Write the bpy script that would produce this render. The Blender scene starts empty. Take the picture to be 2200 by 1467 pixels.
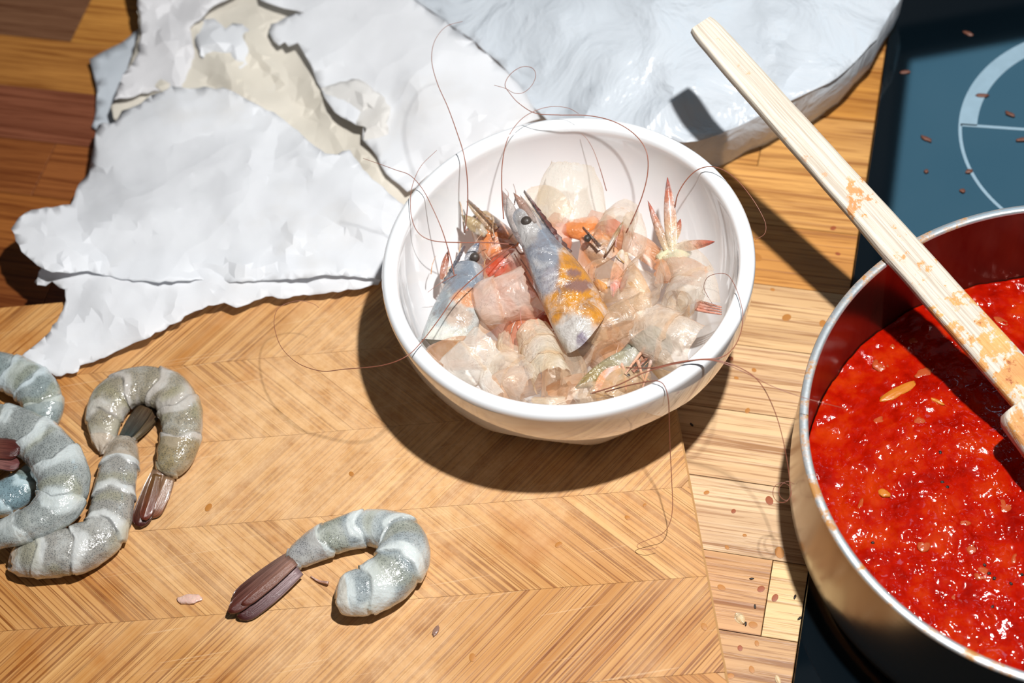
import bpy, bmesh, math, random
import numpy as np
from mathutils import Vector, Matrix, noise
from mathutils.geometry import delaunay_2d_cdt
from mathutils.bvhtree import BVHTree

# ---------------------------------------------------------------- camera, light, exposure
S = 0.01                                   # all numbers below are centimetres
FPX, PITCH, ROLL, CZ = 3758.0, math.radians(55.25), math.radians(-10.24), 72.5
_cp, _sp, _c, _s = math.cos(PITCH), math.sin(PITCH), math.cos(ROLL), math.sin(ROLL)
_R, _U = np.array([1., 0, 0]), np.array([0, _sp, _cp])
FW = np.array([0, _cp, -_sp]); CX = _c*_R+_s*_U; CY = -_s*_R+_c*_U
CAM = np.array([0, 0, CZ])
def at(px, py, z):                         # photo pixel -> point on the level z
    d = (px-1100)/FPX*CX-(py-733.5)/FPX*CY+FW
    return CAM+d*(CZ-z)/-d[2]
def ppc(p):                                # pixels per centimetre at a point
    return FPX/float((np.asarray(p)-CAM) @ FW)

scene = bpy.context.scene
col = scene.collection
cd = bpy.data.cameras.new('camera'); cam = bpy.data.objects.new('camera', cd); col.objects.link(cam)
M = Matrix.Identity(4)
for i in range(3):
    M[i][0] = CX[i]; M[i][1] = CY[i]; M[i][2] = -FW[i]; M[i][3] = CAM[i]*S
cam.matrix_world = M
cd.sensor_width = 36; cd.lens = FPX/2200*36; cd.clip_start = 0.01
cd.dof.use_dof = True; cd.dof.focus_distance = float((at(1180, 790, 6)-CAM) @ FW)*S; cd.dof.aperture_fstop = 7.5
scene.camera = cam

w = bpy.data.worlds.new('world'); scene.world = w; w.use_nodes = True
w.node_tree.nodes['Background'].inputs[0].default_value = (0.9, 0.95, 1.0, 1)
w.node_tree.nodes['Background'].inputs[1].default_value = 0.12
ld = bpy.data.lights.new('flash', 'POINT'); ld.energy = 38; ld.shadow_soft_size = 0.012; ld.color = (1.0, 0.98, 0.955)
lo = bpy.data.objects.new('flash', ld); col.objects.link(lo); lo.location = (18.5*S, 35.5*S, 80*S)
vs = scene.view_settings
vs.view_transform = 'Standard'; vs.look = 'None'; vs.gamma = 1; vs.exposure = 0.0; vs.use_curve_mapping = False

rng = random.Random(7)
def lin(r, g, b):
    f = lambda c: c/255/12.92 if c/255 <= .04045 else ((c/255+.055)/1.055)**2.4
    return (f(r), f(g), f(b))

# ---------------------------------------------------------------- materials
class NT:
    def __init__(s, name):
        s.m = bpy.data.materials.new(name); s.m.use_nodes = True; s.t = s.m.node_tree
        s.t.nodes.clear(); s.out = s.n('ShaderNodeOutputMaterial')
    def n(s, typ, **kw):
        n = s.t.nodes.new(typ)
        for k, v in kw.items():
            if k.startswith('i_'):
                key = k[2:]; key = int(key) if key.isdigit() else key.replace('_', ' ')
                s.set(n.inputs[key], v)
            else: setattr(n, k, v)
        return n
    def set(s, inp, v):
        if isinstance(v, bpy.types.NodeSocket): s.t.links.new(v, inp)
        elif isinstance(v, tuple) and len(v) == 3 and inp.type == 'RGBA': inp.default_value = v+(1,)
        else: inp.default_value = v
    def coords(s, scale=(1, 1, 1), src='Object', rnd=True, rot=(0, 0, 0)):
        c = s.n('ShaderNodeTexCoord').outputs[src]
        if rnd:
            oi = s.n('ShaderNodeObjectInfo')
            sc = s.n('ShaderNodeVectorMath', operation='SCALE'); s.set(sc.inputs[0], (3.1, 7.7, 5.3)); s.set(sc.inputs['Scale'], oi.outputs['Random'])
            c = s.n('ShaderNodeVectorMath', operation='ADD', i_0=c, i_1=sc.outputs[0]).outputs[0]
        return s.n('ShaderNodeMapping', i_Vector=c, i_Scale=scale, i_Rotation=rot).outputs[0]
    def noise(s, vec, scale, detail=4, rough=.6, dist=0):
        return s.n('ShaderNodeTexNoise', i_Vector=vec, i_Scale=scale, i_Detail=detail, i_Roughness=rough, i_Distortion=dist).outputs[0]
    def ramp(s, fac, stops):
        r = s.n('ShaderNodeValToRGB', i_Fac=fac); e = r.color_ramp.elements
        while len(e) < len(stops): e.new(.5)
        for k, (p, c) in enumerate(stops):
            e[k].position = p; c = (c, c, c) if not isinstance(c, tuple) else c; e[k].color = c+(1,)
        return r.outputs[0]
    def mix(s, a, b, fac=.5, mode='MIX'):
        m = s.n('ShaderNodeMix', data_type='RGBA', blend_type=mode)
        s.set(m.inputs[0], fac); s.set(m.inputs[6], a); s.set(m.inputs[7], b); return m.outputs[2]
    def math(s, op, a, b=0.):
        m = s.n('ShaderNodeMath', operation=op); s.set(m.inputs[0], a); s.set(m.inputs[1], b); return m.outputs[0]
    def bump(s, h, strength=.3, dist=.001):
        return s.n('ShaderNodeBump', i_Height=h, i_Strength=strength, i_Distance=dist).outputs[0]
    def pbr(s, **kw):
        b = s.n('ShaderNodeBsdfPrincipled')
        for k, v in kw.items(): s.set(b.inputs[k.replace('_', ' ')], v)
        return b
    def done(s, sh):
        s.t.links.new(sh.outputs[0] if hasattr(sh, 'outputs') else sh, s.out.inputs[0]); return s.m

MAT = {}
def plain(name, c, rough=.5, bumps=None, **kw):
    if name in MAT: return MAT[name]
    t = NT(name); v = t.coords(); n = t.noise(v, 160, 5)
    b = t.pbr(Base_Color=t.mix(c, tuple(x*.72 for x in c), n), Roughness=rough, **kw)
    if bumps: t.set(b.inputs['Normal'], t.bump(t.noise(v, bumps[0], 4), bumps[1], bumps[2] if len(bumps) > 2 else .001))
    MAT[name] = t.done(b); return MAT[name]

def m_bamboo():
    t = NT('bamboo'); oc = t.n('ShaderNodeObjectInfo').outputs['Color']
    v = t.coords((1, 1, 1)); wp = t.n('ShaderNodeNewGeometry').outputs['Position']
    pale_mask = t.ramp(t.noise(t.n('ShaderNodeMapping', i_Vector=wp, i_Location=(.12, .08, 0)).outputs[0], 7, 4, .6), [(.40, 0.), (.62, 1.)])   # scrubbed pale areas at random
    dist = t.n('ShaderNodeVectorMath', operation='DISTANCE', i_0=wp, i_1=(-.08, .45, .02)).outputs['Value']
    pale_mask = t.ramp(t.math('ADD', t.math('MULTIPLY', pale_mask, .5), t.math('SUBTRACT', .95, t.math('MULTIPLY', dist, 5.2))), [(.35, 0.), (.85, 1.)])  # adds a round area, paler towards the middle of the board
    fib = t.ramp(t.noise(t.coords((12, 1500, 1)), 1, 2, .5, .08), [(.32, 0.), (.50, 1.)])
    lines = t.ramp(t.noise(t.coords((5, 800, 1)), 1, 3, .6, .06), [(.41, 0.), (.48, 1.)])
    tone = t.ramp(t.noise(t.coords((3, 210, 1)), 1, 4, .65, .10), [(.34, 0.), (.64, 1.)])
    patch = t.ramp(t.noise(t.coords((26, 50, 1)), 1, 4, .6), [(.42, 0.), (.60, 1.)])
    dark = t.mix(oc, (.36, .13, .022), .80)
    c = t.mix(t.mix(oc, dark, .62), t.mix(oc, (.66, .40, .17), .35), tone)
    lm = t.math('MAXIMUM', lines, t.math('MULTIPLY', t.math('MAXIMUM', patch, pale_mask), .45))
    c = t.mix(t.mix(c, (.17, .042, .006), .86), c, lm)
    c = t.mix(t.mix(c, (.28, .09, .014), .36), c, fib)
    c = t.mix(c, t.mix(c, (.40, .135, .02), .60), t.ramp(t.noise(wp, 26, 5, .65), [(.56, 0.), (.70, 1.)]))
    c = t.mix(c, t.mix(c, (.88, .60, .34), .58), t.math('MULTIPLY', pale_mask, t.ramp(t.noise(wp, 90, 6, .75), [(.35, .35), (.65, 1.)])))
    for rot in (.5, 1.1, 2.1, 2.7):         # knife scratches
        m = t.n('ShaderNodeMapping', i_Vector=wp, i_Rotation=(0, 0, rot), i_Scale=(9, 620, 1)).outputs[0]
        scr = t.ramp(t.noise(m, 1, 1, .5, .04), [(.73, 0.), (.755, 1.)])
        c = t.mix(c, (.80, .58, .36), t.math('MULTIPLY', scr, .25))
    b = t.pbr(Base_Color=c, Roughness=.46, Specular_IOR_Level=.3, Normal=t.bump(lines, .2, .0004))
    return t.done(b)

def m_oak():
    t = NT('oak_plank'); oc = t.n('ShaderNodeObjectInfo').outputs['Color']
    g = t.ramp(t.noise(t.coords((9, 330, 1)), 1, 4, .6, .35), [(.36, 0.), (.50, 1.)])
    big = t.ramp(t.noise(t.coords((4, 85, 1)), 1, 4, .6, .7), [(.36, 0.), (.60, 1.)])
    pores = t.ramp(t.noise(t.coords((20, 900, 1)), 1, 3, .6, .15), [(.38, 0.), (.46, 1.)])
    dk = t.mix(oc, t.mix(oc, (.34, .19, .10), 1., 'MULTIPLY'), .95)
    c = t.mix(t.mix(oc, dk, .35), oc, big)
    c = t.mix(t.mix(c, dk, .72), c, g)
    c = t.mix(t.mix(c, dk, .55), c, pores)
    b = t.pbr(Base_Color=c, Roughness=.42, Specular_IOR_Level=.35, Normal=t.bump(g, .3, .0006))
    return t.done(b)

def m_paper():
    t = NT('white_paper'); oc = t.n('ShaderNodeObjectInfo').outputs['Color']
    v = t.coords(rnd=False); wv = t.n('ShaderNodeVectorMath', operation='ADD', i_0=v, i_1=t.n('ShaderNodeVectorMath', operation='SCALE', i_0=t.n('ShaderNodeTexNoise', i_Vector=v, i_Scale=14., i_Detail=3.).outputs['Color'], i_Scale=.03).outputs[0]).outputs[0]
    f1 = t.n('ShaderNodeTexVoronoi', i_Vector=wv, i_Scale=28.).outputs['Distance']
    f2 = t.n('ShaderNodeTexVoronoi', i_Vector=wv, i_Scale=75.).outputs['Distance']
    n = t.noise(v, 90, 5, .6)
    c = t.mix(oc, t.mix(oc, (.70, .62, .50), .25), t.ramp(t.noise(v, 18, 4), [(.58, 0.), (.85, 1.)]))
    h = t.math('ADD', t.math('ADD', t.math('MULTIPLY', f1, 1.6), t.math('MULTIPLY', f2, .25)), t.math('MULTIPLY', n, .14))
    nb = t.bump(h, .34, .0045)
    b = t.pbr(Base_Color=c, Roughness=.55, Specular_IOR_Level=.35, Normal=nb)
    tr = t.n('ShaderNodeBsdfTranslucent', i_Color=c, i_Normal=nb)
    return t.done(t.n('ShaderNodeMixShader', i_0=.34, i_1=b.outputs[0], i_2=tr.outputs[0]))

def m_bag():
    t = NT('white_plastic'); v = t.coords()
    nb = t.bump(t.math('ADD', t.noise(v, 30, 4, .5, 1.2), t.math('MULTIPLY', t.n('ShaderNodeTexVoronoi', i_Vector=v, i_Scale=17., feature='SMOOTH_F1').outputs['Distance'], .8)), .75, .006)
    b = t.pbr(Base_Color=(.74, .80, .86), Roughness=.26, Normal=nb)
    tr = t.n('ShaderNodeBsdfTranslucent', i_Color=(.82, .86, .90), i_Normal=nb)
    return t.done(t.n('ShaderNodeMixShader', i_0=.34, i_1=b.outputs[0], i_2=tr.outputs[0]))

def m_porcelain():
    t = NT('porcelain'); v = t.coords()
    b = t.pbr(Base_Color=t.mix((.86, .885, .91), (.84, .865, .89), t.noise(v, 20)), Roughness=.12, Coat_Weight=1., Coat_IOR=1.6, Coat_Roughness=.02)
    return t.done(b)

def m_steel(name, c, rough, aniso=True):
    t = NT(name); v = t.coords()
    n = t.noise(t.coords((30, 30, 600), rnd=False), 1, 3)
    b = t.pbr(Base_Color=c, Metallic=1., Roughness=t.math('MULTIPLY_ADD', t.noise(v, 25, 4), .12) if False else rough, Normal=t.bump(n, .08, .0003))
    return t.done(b)

def m_rim():
    t = NT('pan_rim_steel'); v = t.coords()
    st = t.ramp(t.noise(v, 75, 6, .75), [(.50, 0.), (.60, 1.)])
    c = t.mix((.62, .66, .68), (.42, .20, .06), st)
    b = t.pbr(Base_Color=c, Metallic=t.math('MULTIPLY', t.math('SUBTRACT', 1., st), .75), Roughness=.38, Normal=t.bump(t.noise(v, 300, 3), .2, .0005))
    return t.done(b)

def m_inner():
    t = NT('pan_inner_wall'); v = t.coords()
    sz = t.noise(t.coords((60, 60, 14)), 1, 4)
    st = t.ramp(sz, [(.30, 0.), (.62, 1.)])
    c = t.mix((.16, .06, .04), (.085, .0022, .0008), st)
    b = t.pbr(Base_Color=c, Metallic=t.math('SUBTRACT', .95, t.math('MULTIPLY', st, .5)), Roughness=.3, Normal=t.bump(sz, .2, .001))
    return t.done(b)

def m_sauce():
    t = NT('tomato_sauce'); v = t.coords()
    n1 = t.noise(v, 70, 6, .65); n2 = t.noise(v, 1700, 2, .6); n3 = t.noise(v, 430, 3, .55)
    c = t.ramp(n1, [(.30, (.22, .002, .0003)), (.5, (.37, .006, .0005)), (.70, (.47, .030, .002))])
    mask = t.ramp(t.noise(v, 105, 4, .6), [(.46, .03), (.57, 1.)])
    h = t.math('ADD', t.math('MULTIPLY', t.math('MULTIPLY', n3, mask), .75), t.math('MULTIPLY', t.math('MULTIPLY', n2, mask), .10))
    b = t.pbr(Base_Color=c, Roughness=.10, Specular_IOR_Level=.42, Subsurface_Weight=.08, Subsurface_Scale=.003,
              Subsurface_Radius=(1., .08, .02), Normal=t.bump(h, .5, .00045))
    return t.done(b)

def m_glass_top():
    t = NT('black_glass'); v = t.coords()
    n = t.noise(v, 9, 4, .5)
    c = t.mix((.0012, .003, .005), (.0025, .006, .009), n)
    b = t.pbr(Base_Color=c, Roughness=.035, Specular_IOR_Level=.75)
    return t.done(b)

def m_spoon():
    t = NT('bleached_wood'); v = t.coords()
    a = t.n('ShaderNodeVertexColor', layer_name='Col')
    g = t.ramp(t.noise(t.coords((16, 900, 900), 'UV', False), 1, 4, .6, .3), [(.36, 0.), (.56, 1.)])
    c = t.mix((.46, .39, .31), (.64, .58, .49), g)
    st = t.math('ADD', t.math('MULTIPLY', t.ramp(t.noise(v, 120, 6, .7), [(.36, 0.), (.64, 1.)]), .9), t.math('MULTIPLY', a.outputs[0], .75))
    stain = t.ramp(st, [(.86, 0.), (1.0, 1.)])
    sc = t.ramp(t.noise(v, 60, 4), [(.3, (.72, .40, .09)), (.7, (.55, .19, .025))])
    c = t.mix(c, sc, t.math('MULTIPLY', stain, .85))
    c = t.mix(c, (.30, .05, .01), t.math('MULTIPLY', t.ramp(t.math('ADD', t.noise(v, 240, 4, .7), t.math('MULTIPLY', a.outputs[0], .25)), [(.78, 0.), (.86, 1.)]), .8))
    b = t.pbr(Base_Color=c, Roughness=.5, Specular_IOR_Level=.3, Normal=t.bump(g, .4, .0007))
    return t.done(b)

def m_flesh(name, dots=1250, rough=.12, sss=.25):
    t = NT(name); v = t.coords()
    a = t.n('ShaderNodeVertexColor', layer_name='Col')
    vo = t.n('ShaderNodeTexVoronoi', i_Vector=v, i_Scale=dots, i_Randomness=.75).outputs['Distance']
    d = t.ramp(vo, [(.26, 1.), (.42, 0.)])
    c = t.mix(a.outputs[0], t.mix(a.outputs[0], (.03, .04, .05), .62), t.math('MULTIPLY', d, a.outputs[1]))
    c = t.mix(c, t.mix(c, (.75, .78, .76), .35), t.ramp(t.noise(v, 110, 4), [(.5, 0.), (.75, 1.)]))
    h = t.math('ADD', t.noise(v, 150, 4, .6), t.math('MULTIPLY', t.noise(v, 480, 3, .6), .26))
    b = t.pbr(Base_Color=c, Roughness=rough, Specular_IOR_Level=.6, Subsurface_Weight=sss, Subsurface_Scale=.006,
              Subsurface_Radius=(.8, .7, .6), Coat_Weight=.6, Coat_Roughness=.05, Normal=t.bump(h, .7, .0019))
    return t.done(b)

def m_blade():
    t = NT('tail_blade'); v = t.coords()
    a = t.n('ShaderNodeVertexColor', layer_name='Col')
    l = t.noise(t.coords((2, 26, 1), 'UV', False), 1, 4)
    c = t.mix(t.mix(a.outputs[0], (.02, .004, .004), .6), a.outputs[0], t.ramp(l, [(.38, 0.), (.58, 1.)]))
    b = t.pbr(Base_Color=c, Roughness=.22, Coat_Weight=.5, Coat_Roughness=.1, Normal=t.bump(l, .35, .0008))
    return t.done(b)

def m_shell(name, alpha, rough=.12):
    t = NT(name); v = t.coords()
    a = t.n('ShaderNodeVertexColor', layer_name='Col'); c = a.outputs[0]
    vo = t.n('ShaderNodeTexVoronoi', i_Vector=v, i_Scale=1300, i_Randomness=.8).outputs['Distance']
    dm = t.math('MULTIPLY', t.ramp(vo, [(.24, 1.), (.36, 0.)]), t.ramp(t.noise(v, 60, 3), [(.50, 0.), (.62, .8)]))
    c = t.mix(c, t.mix(c, (.20, .08, .04), .6), dm)
    nz = t.noise(v, 60, 4, .55, .8)
    c = t.mix(c, t.mix(c, (.88, .87, .84), .5), t.ramp(nz, [(.40, 0.), (.70, 1.)]))
    fr = t.n('ShaderNodeLayerWeight', i_Blend=.30).outputs['Facing']
    c = t.mix(c, t.mix(c, (.72, .46, .24), .55), t.math('POWER', fr, 2.6))
    wr = t.noise(t.coords((3, 8, 1), 'UV'), 1, 2, .5, 1.0)
    nb = t.bump(t.math('ADD', wr, t.math('MULTIPLY', t.noise(v, 240, 4, .6, 1.0), .30)), .5, .0022)
    b = t.pbr(Base_Color=c, Roughness=.30, Specular_IOR_Level=1., Coat_Weight=1., Coat_Roughness=.045, Coat_IOR=1.8, Normal=nb)
    tr = t.n('ShaderNodeBsdfTranslucent', i_Color=c, i_Normal=nb)
    m1 = t.n('ShaderNodeMixShader', i_0=.28, i_1=b.outputs[0], i_2=tr.outputs[0])
    tp = t.n('ShaderNodeBsdfTransparent', i_Color=(1, .95, .88))
    al = t.math('ADD', alpha, t.math('MULTIPLY', t.math('POWER', fr, 2.), .9)); al = t.math('ADD', al, t.math('MULTIPLY', t.math('SUBTRACT', nz, .5), .8))
    al = t.n('ShaderNodeClamp', i_Value=al, i_Min=.10).outputs[0]
    return t.done(t.n('ShaderNodeMixShader', i_0=al, i_1=tp.outputs[0], i_2=m1.outputs[0]))

def m_skinvc(name, rough=.16, alpha=1.):
    t = NT(name); v = t.coords(); a = t.n('ShaderNodeVertexColor', layer_name='Col')
    n = t.noise(v, 140, 6, .65, .5); vo = t.n('ShaderNodeTexVoronoi', i_Vector=v, i_Scale=900, i_Randomness=.9).outputs['Distance']
    c = t.mix(a.outputs[0], t.mix(a.outputs[0], (.16, .10, .08), .55), t.ramp(n, [(.48, 0.), (.68, 1.)]))
    c = t.mix(c, t.mix(c, (.86, .84, .82), .55), t.ramp(t.noise(v, 75, 6, .7, .8), [(.50, 0.), (.66, 1.)]))
    c = t.mix(c, t.mix(c, (.08, .05, .05), .6), t.math('MULTIPLY', t.ramp(vo, [(.16, 1.), (.26, 0.)]), t.ramp(t.noise(v, 50, 3), [(.45, 0.), (.6, .8)])))
    nb = t.bump(t.math('ADD', t.noise(v, 120, 5, .6, .8), t.math('MULTIPLY', t.noise(v, 420, 3), .25)), .7, .0022)
    b = t.pbr(Base_Color=c, Roughness=rough, Specular_IOR_Level=.7, Coat_Weight=.8, Coat_Roughness=.06, Normal=nb)
    tr = t.n('ShaderNodeBsdfTranslucent', i_Color=c, i_Normal=nb)
    return t.done(t.n('ShaderNodeMixShader', i_0=.22, i_1=b.outputs[0], i_2=tr.outputs[0]))

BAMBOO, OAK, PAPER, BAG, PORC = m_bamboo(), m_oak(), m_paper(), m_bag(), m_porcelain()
STEEL = m_steel('brushed_steel', (.30, .26, .215), .22); RIM = m_rim(); INNER = m_inner(); SAUCE = m_sauce(); GLASS = m_glass_top(); SPOON = m_spoon()
FLESH, BLADE = m_flesh('prawn_flesh'), m_blade()
CLEAR, PEARL = m_shell('clear_shell', .30), m_shell('pearly_shell', .58)
SKIN = m_skinvc('prawn_carapace'); ANT = plain('antenna_brown', (.30, .10, .06), .35); EYE = plain('eye_black', (.060, .046, .038), .38, (500, .5))
SOCK = plain('eye_socket_brown', (.16, .10, .07), .15, (300, .5)); STONE = plain('worktop_core', (.20, .10, .04), .6)

# ---------------------------------------------------------------- mesh helpers
def tag(o, label=None, cat=None, group=None, kind=None):
    for k, v in (('label', label), ('category', cat), ('group', group), ('kind', kind)):
        if v: o[k] = v
    return o
def empty(name, base, label, cat, group=None, kind=None):
    o = bpy.data.objects.new(name, None); col.objects.link(o)
    o.location = [float(x)*S for x in base]; o.empty_display_size = .01
    return tag(o, label, cat, group, kind)
def mk(name, V, F, m, parent=None, smooth=True, cols=None, uvs=None, color=None, sharp=None):
    V = np.asarray(V, float)
    org = np.array(parent.location)/S if parent is not None else np.array([V[:, 0].mean(), V[:, 1].mean(), V[:, 2].min()])
    if parent is not None and parent.parent is not None: org = org+np.array(parent.parent.location)/S
    me = bpy.data.meshes.new(name); me.from_pydata(((V-org)*S).tolist(), [], [list(f) for f in F])
    if smooth: me.shade_smooth()
    if sharp is not None: me.set_sharp_from_angle(angle=sharp)
    if cols is not None:
        a = me.color_attributes.new('Col', 'FLOAT_COLOR', 'POINT')
        c = np.asarray(cols, float)
        if c.shape[1] == 3: c = np.c_[c, np.ones(len(c))]
        a.data.foreach_set('color', c.astype(np.float32).ravel())
    if uvs is not None:
        u = me.uv_layers.new(name='UVMap'); li = np.zeros(len(me.loops), np.int32); me.loops.foreach_get('vertex_index', li)
        u.data.foreach_set('uv', np.asarray(uvs, np.float32)[li].ravel())
    me.materials.append(m)
    o = bpy.data.objects.new(name, me); col.objects.link(o)
    if parent is not None: o.parent = parent
    else: o.location = org*S
    if color is not None: o.color = tuple(color)+(1,)
    return o
def cat_rom(P, n):                        # smooth path through points, any dimension
    P = np.asarray(P, float); k = len(P)
    E = np.vstack([2*P[0]-P[1], P, 2*P[-1]-P[-2]]); out = []
    d = np.r_[0, np.cumsum(np.linalg.norm(np.diff(P[:, :3] if P.shape[1] >= 3 else P, axis=0), axis=1))]; d /= d[-1]
    for t in np.linspace(0, 1, n):
        i = min(max(np.searchsorted(d, t, 'right')-1, 0), k-2); u = (t-d[i])/max(d[i+1]-d[i], 1e-9)
        a, b, c, e = E[i], E[i+1], E[i+2], E[i+3]
        out.append(.5*((2*b)+(-a+c)*u+(2*a-5*b+4*c-e)*u*u+(-a+3*b-3*c+e)*u**3))
    return np.array(out)
def unit(v): v = np.asarray(v, float); return v/max(np.linalg.norm(v), 1e-9)
def grid_faces(nr, nc, closed):
    F = []
    for i in range(nr-1):
        for j in range(nc if closed else nc-1):
            j2 = (j+1) % nc; F.append((i*nc+j, i*nc+j2, (i+1)*nc+j2, (i+1)*nc+j))
    return F
def tube(P, R, ns=8):
    P = np.asarray(P, float); n = len(P); T = np.gradient(P, axis=0); V = []
    up = np.array([.13, .21, 1.])
    for i in range(n):
        t = unit(T[i]); a = np.cross(t, up); a = unit(a) if np.linalg.norm(a) > 1e-3 else np.array([1., 0, 0]); b = np.cross(a, t)
        for j in range(ns):
            an = 2*math.pi*j/ns; V.append(P[i]+R[i]*(math.cos(an)*a+math.sin(an)*b))
    F = grid_faces(n, ns, True)+[tuple(range(ns))[::-1], tuple(range((n-1)*ns, n*ns))]
    return V, F
def revolve(prof, c, n=96, disp=None):
    V = []
    for i, (r, z) in enumerate(prof):
        for j in range(n):
            a = 2*math.pi*j/n; rr = r+(disp(i, a) if disp else 0)
            V.append((c[0]+rr*math.cos(a), c[1]+rr*math.sin(a), z))
    return V, grid_faces(len(prof), n, True)
def clip_poly(poly, nx, ny, d):           # keep nx*x+ny*y<=d
    out = []
    for i in range(len(poly)):
        a, b = poly[i], poly[(i+1) % len(poly)]; fa, fb = nx*a[0]+ny*a[1]-d, nx*b[0]+ny*b[1]-d
        if fa <= 0: out.append(a)
        if (fa < 0 < fb) or (fb < 0 < fa):
            t = fa/(fa-fb); out.append((a[0]+t*(b[0]-a[0]), a[1]+t*(b[1]-a[1])))
    return out
def prism(poly, z0, z1, bev=.03):         # outline with a small chamfer at the top
    n = len(poly); c = np.mean(poly, 0); V = [(x, y, z0) for x, y in poly]+[(x, y, z1-bev) for x, y in poly]
    for x, y in poly:
        d = np.array([c[0]-x, c[1]-y]); d = d/max(np.linalg.norm(d), 1e-6)*bev*1.3; V.append((x+d[0], y+d[1], z1))
    F = [tuple(range(n))[::-1], tuple(range(2*n, 3*n))]
    for k in (0, 1):
        for i in range(n): j = (i+1) % n; F.append((k*n+i, k*n+j, (k+1)*n+j, (k+1)*n+i))
    return V, F
def local_obj(name, V, F, m, parent, loc, ang, color):   # mesh in its own turned frame, so that the grain follows it
    me = bpy.data.meshes.new(name); me.from_pydata((np.asarray(V)*S).tolist(), [], F); me.materials.append(m)
    o = bpy.data.objects.new(name, me); col.objects.link(o); o.parent = parent
    o.location = Vector([float(x)*S for x in loc])-parent.location; o.rotation_euler = (0, 0, ang); o.color = tuple(color)+(1,)
    return o

# ---------------------------------------------------------------- the unseen kitchen wall behind; its glowing window is added for the cooktop to mirror
WY = 110.
wallm = plain('dark_wall_paint', (.030, .036, .045), .6); framem = plain('added_dark_frame', (.010, .012, .016), .4)
wx0, wx1, wz0, wz1 = 40.5, 66., 50., 88.
def box(x0, x1, y0, y1, z0, z1):
    V = [(x, y, z) for x in (x0, x1) for y in (y0, y1) for z in (z0, z1)]
    return V, [(0, 1, 3, 2), (4, 6, 7, 5), (0, 4, 5, 1), (2, 3, 7, 6), (0, 2, 6, 4), (1, 5, 7, 3)]
def join(bs):
    V, F = [], []
    for v, f in bs: F += [tuple(len(V)+q for q in g) for g in f]; V += v
    return V, F
V, F = join([box(-140, wx0, WY, WY+6, -3.2, 190), box(wx1, 180, WY, WY+6, -3.2, 190), box(wx0, wx1, WY, WY+6, -3.2, wz0), box(wx0, wx1, WY, WY+6, wz1, 190)])
tag(mk('wall_back', V, F, wallm, smooth=False), kind='structure')
V, F = box(-146, -140, -150, WY+6, -3.2, 190); tag(mk('wall_left', V, F, wallm, smooth=False), kind='structure')
win = empty('added_window_1', ((wx0+wx1)/2, WY+3, wz0), None, None, kind='structure')  # unseen window, added so the black glass has something blue to reflect
V, F = join([box(wx0, wx0+1.6, WY+1, WY+4, wz0, wz1), box(wx1-1.6, wx1, WY+1, WY+4, wz0, wz1), box(wx0, wx1, WY+1, WY+4, wz0, wz0+1.6), box(wx0, wx1, WY+1, WY+4, wz1-1.6, wz1)])
mk('added_window_frame', V, F, framem, win, smooth=False)
V, F = box(wx0-1, wx1+1, WY-2.5, WY+1, wz0-1.2, wz0); mk('added_window_sill', V, F, framem, win, smooth=False)
t = NT('added_blue_glow'); dv = t.coords(rnd=False); e = t.n('ShaderNodeEmission', i_Color=t.mix((.16, .46, .70), (.26, .58, .80), t.noise(dv, 6, 3)), i_Strength=3.4); PANE = t.done(e)  # added blue glow behind the frame, mirrored in the cooktop
V, F = box(wx0+1, wx1-1, WY+2.2, WY+2.6, wz0+1, wz1-1); mk('added_pane', V, F, PANE, win, smooth=False)

# ---------------------------------------------------------------- worktop, hob, board
PH = math.radians(-21.3); PT, PN = np.array([math.cos(PH), math.sin(PH)]), np.array([-math.sin(PH), math.cos(PH)])
HOBU = -2.05
wk = empty('worktop', (0, 50, -3.2), 'oiled wooden worktop of parallel oak staves under everything', 'worktop')
cs = [PT*u+PN*v for u, v in ((-75, 12), (45, 12), (45, 92), (-75, 92))]
V, F = prism([tuple(p) for p in cs], -3.2, -1.2, .05); mk('core', V, F, STONE, wk, smooth=False)
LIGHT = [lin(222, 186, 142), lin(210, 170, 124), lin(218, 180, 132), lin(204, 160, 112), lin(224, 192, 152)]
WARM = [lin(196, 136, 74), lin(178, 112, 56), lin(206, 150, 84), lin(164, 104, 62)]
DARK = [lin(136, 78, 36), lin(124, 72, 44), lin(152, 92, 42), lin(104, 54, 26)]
rows = [33.1+3.83*k for k in range(-6, 15)]
fixed = {6: [-27, -60], 0: [-3.7], 7: [-7.8, -33], 8: [-30, -49.1], 5: [-26, -47]}
for ri, v0 in enumerate(rows):
    k = ri-6; cuts = fixed.get(k)
    if cuts is None:
        cuts = []; u = HOBU-rng.uniform(8, 22)
        while u > -68: cuts.append(u); u -= rng.uniform(14, 26)
    ends = [HOBU]+sorted(cuts, reverse=True)+[-75]
    for a, b in zip(ends[:-1], ends[1:]):
        g = .018; u0, u1 = b+g, a-g
        mid = (u0+u1)/2
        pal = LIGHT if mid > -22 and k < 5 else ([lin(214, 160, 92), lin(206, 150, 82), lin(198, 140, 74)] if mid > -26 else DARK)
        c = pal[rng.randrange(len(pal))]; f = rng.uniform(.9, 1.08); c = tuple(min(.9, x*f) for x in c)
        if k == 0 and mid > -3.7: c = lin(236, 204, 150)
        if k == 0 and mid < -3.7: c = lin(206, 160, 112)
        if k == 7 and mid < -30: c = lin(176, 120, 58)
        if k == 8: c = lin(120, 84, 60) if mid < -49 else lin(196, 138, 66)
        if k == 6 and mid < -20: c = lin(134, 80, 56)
        if k == 5 and mid < -20: c = lin(142, 84, 42)
        L, W = u1-u0, 3.83-2*g
        V, F = prism([(-L/2, -W/2), (L/2, -W/2), (L/2, W/2), (-L/2, W/2)], -1.2, 0+rng.uniform(-.01, .01), .02)
        p = PT*mid+PN*(v0+1.915); local_obj('plank', V, F, OAK, wk, (p[0], p[1], 0), PH, c)

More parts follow.
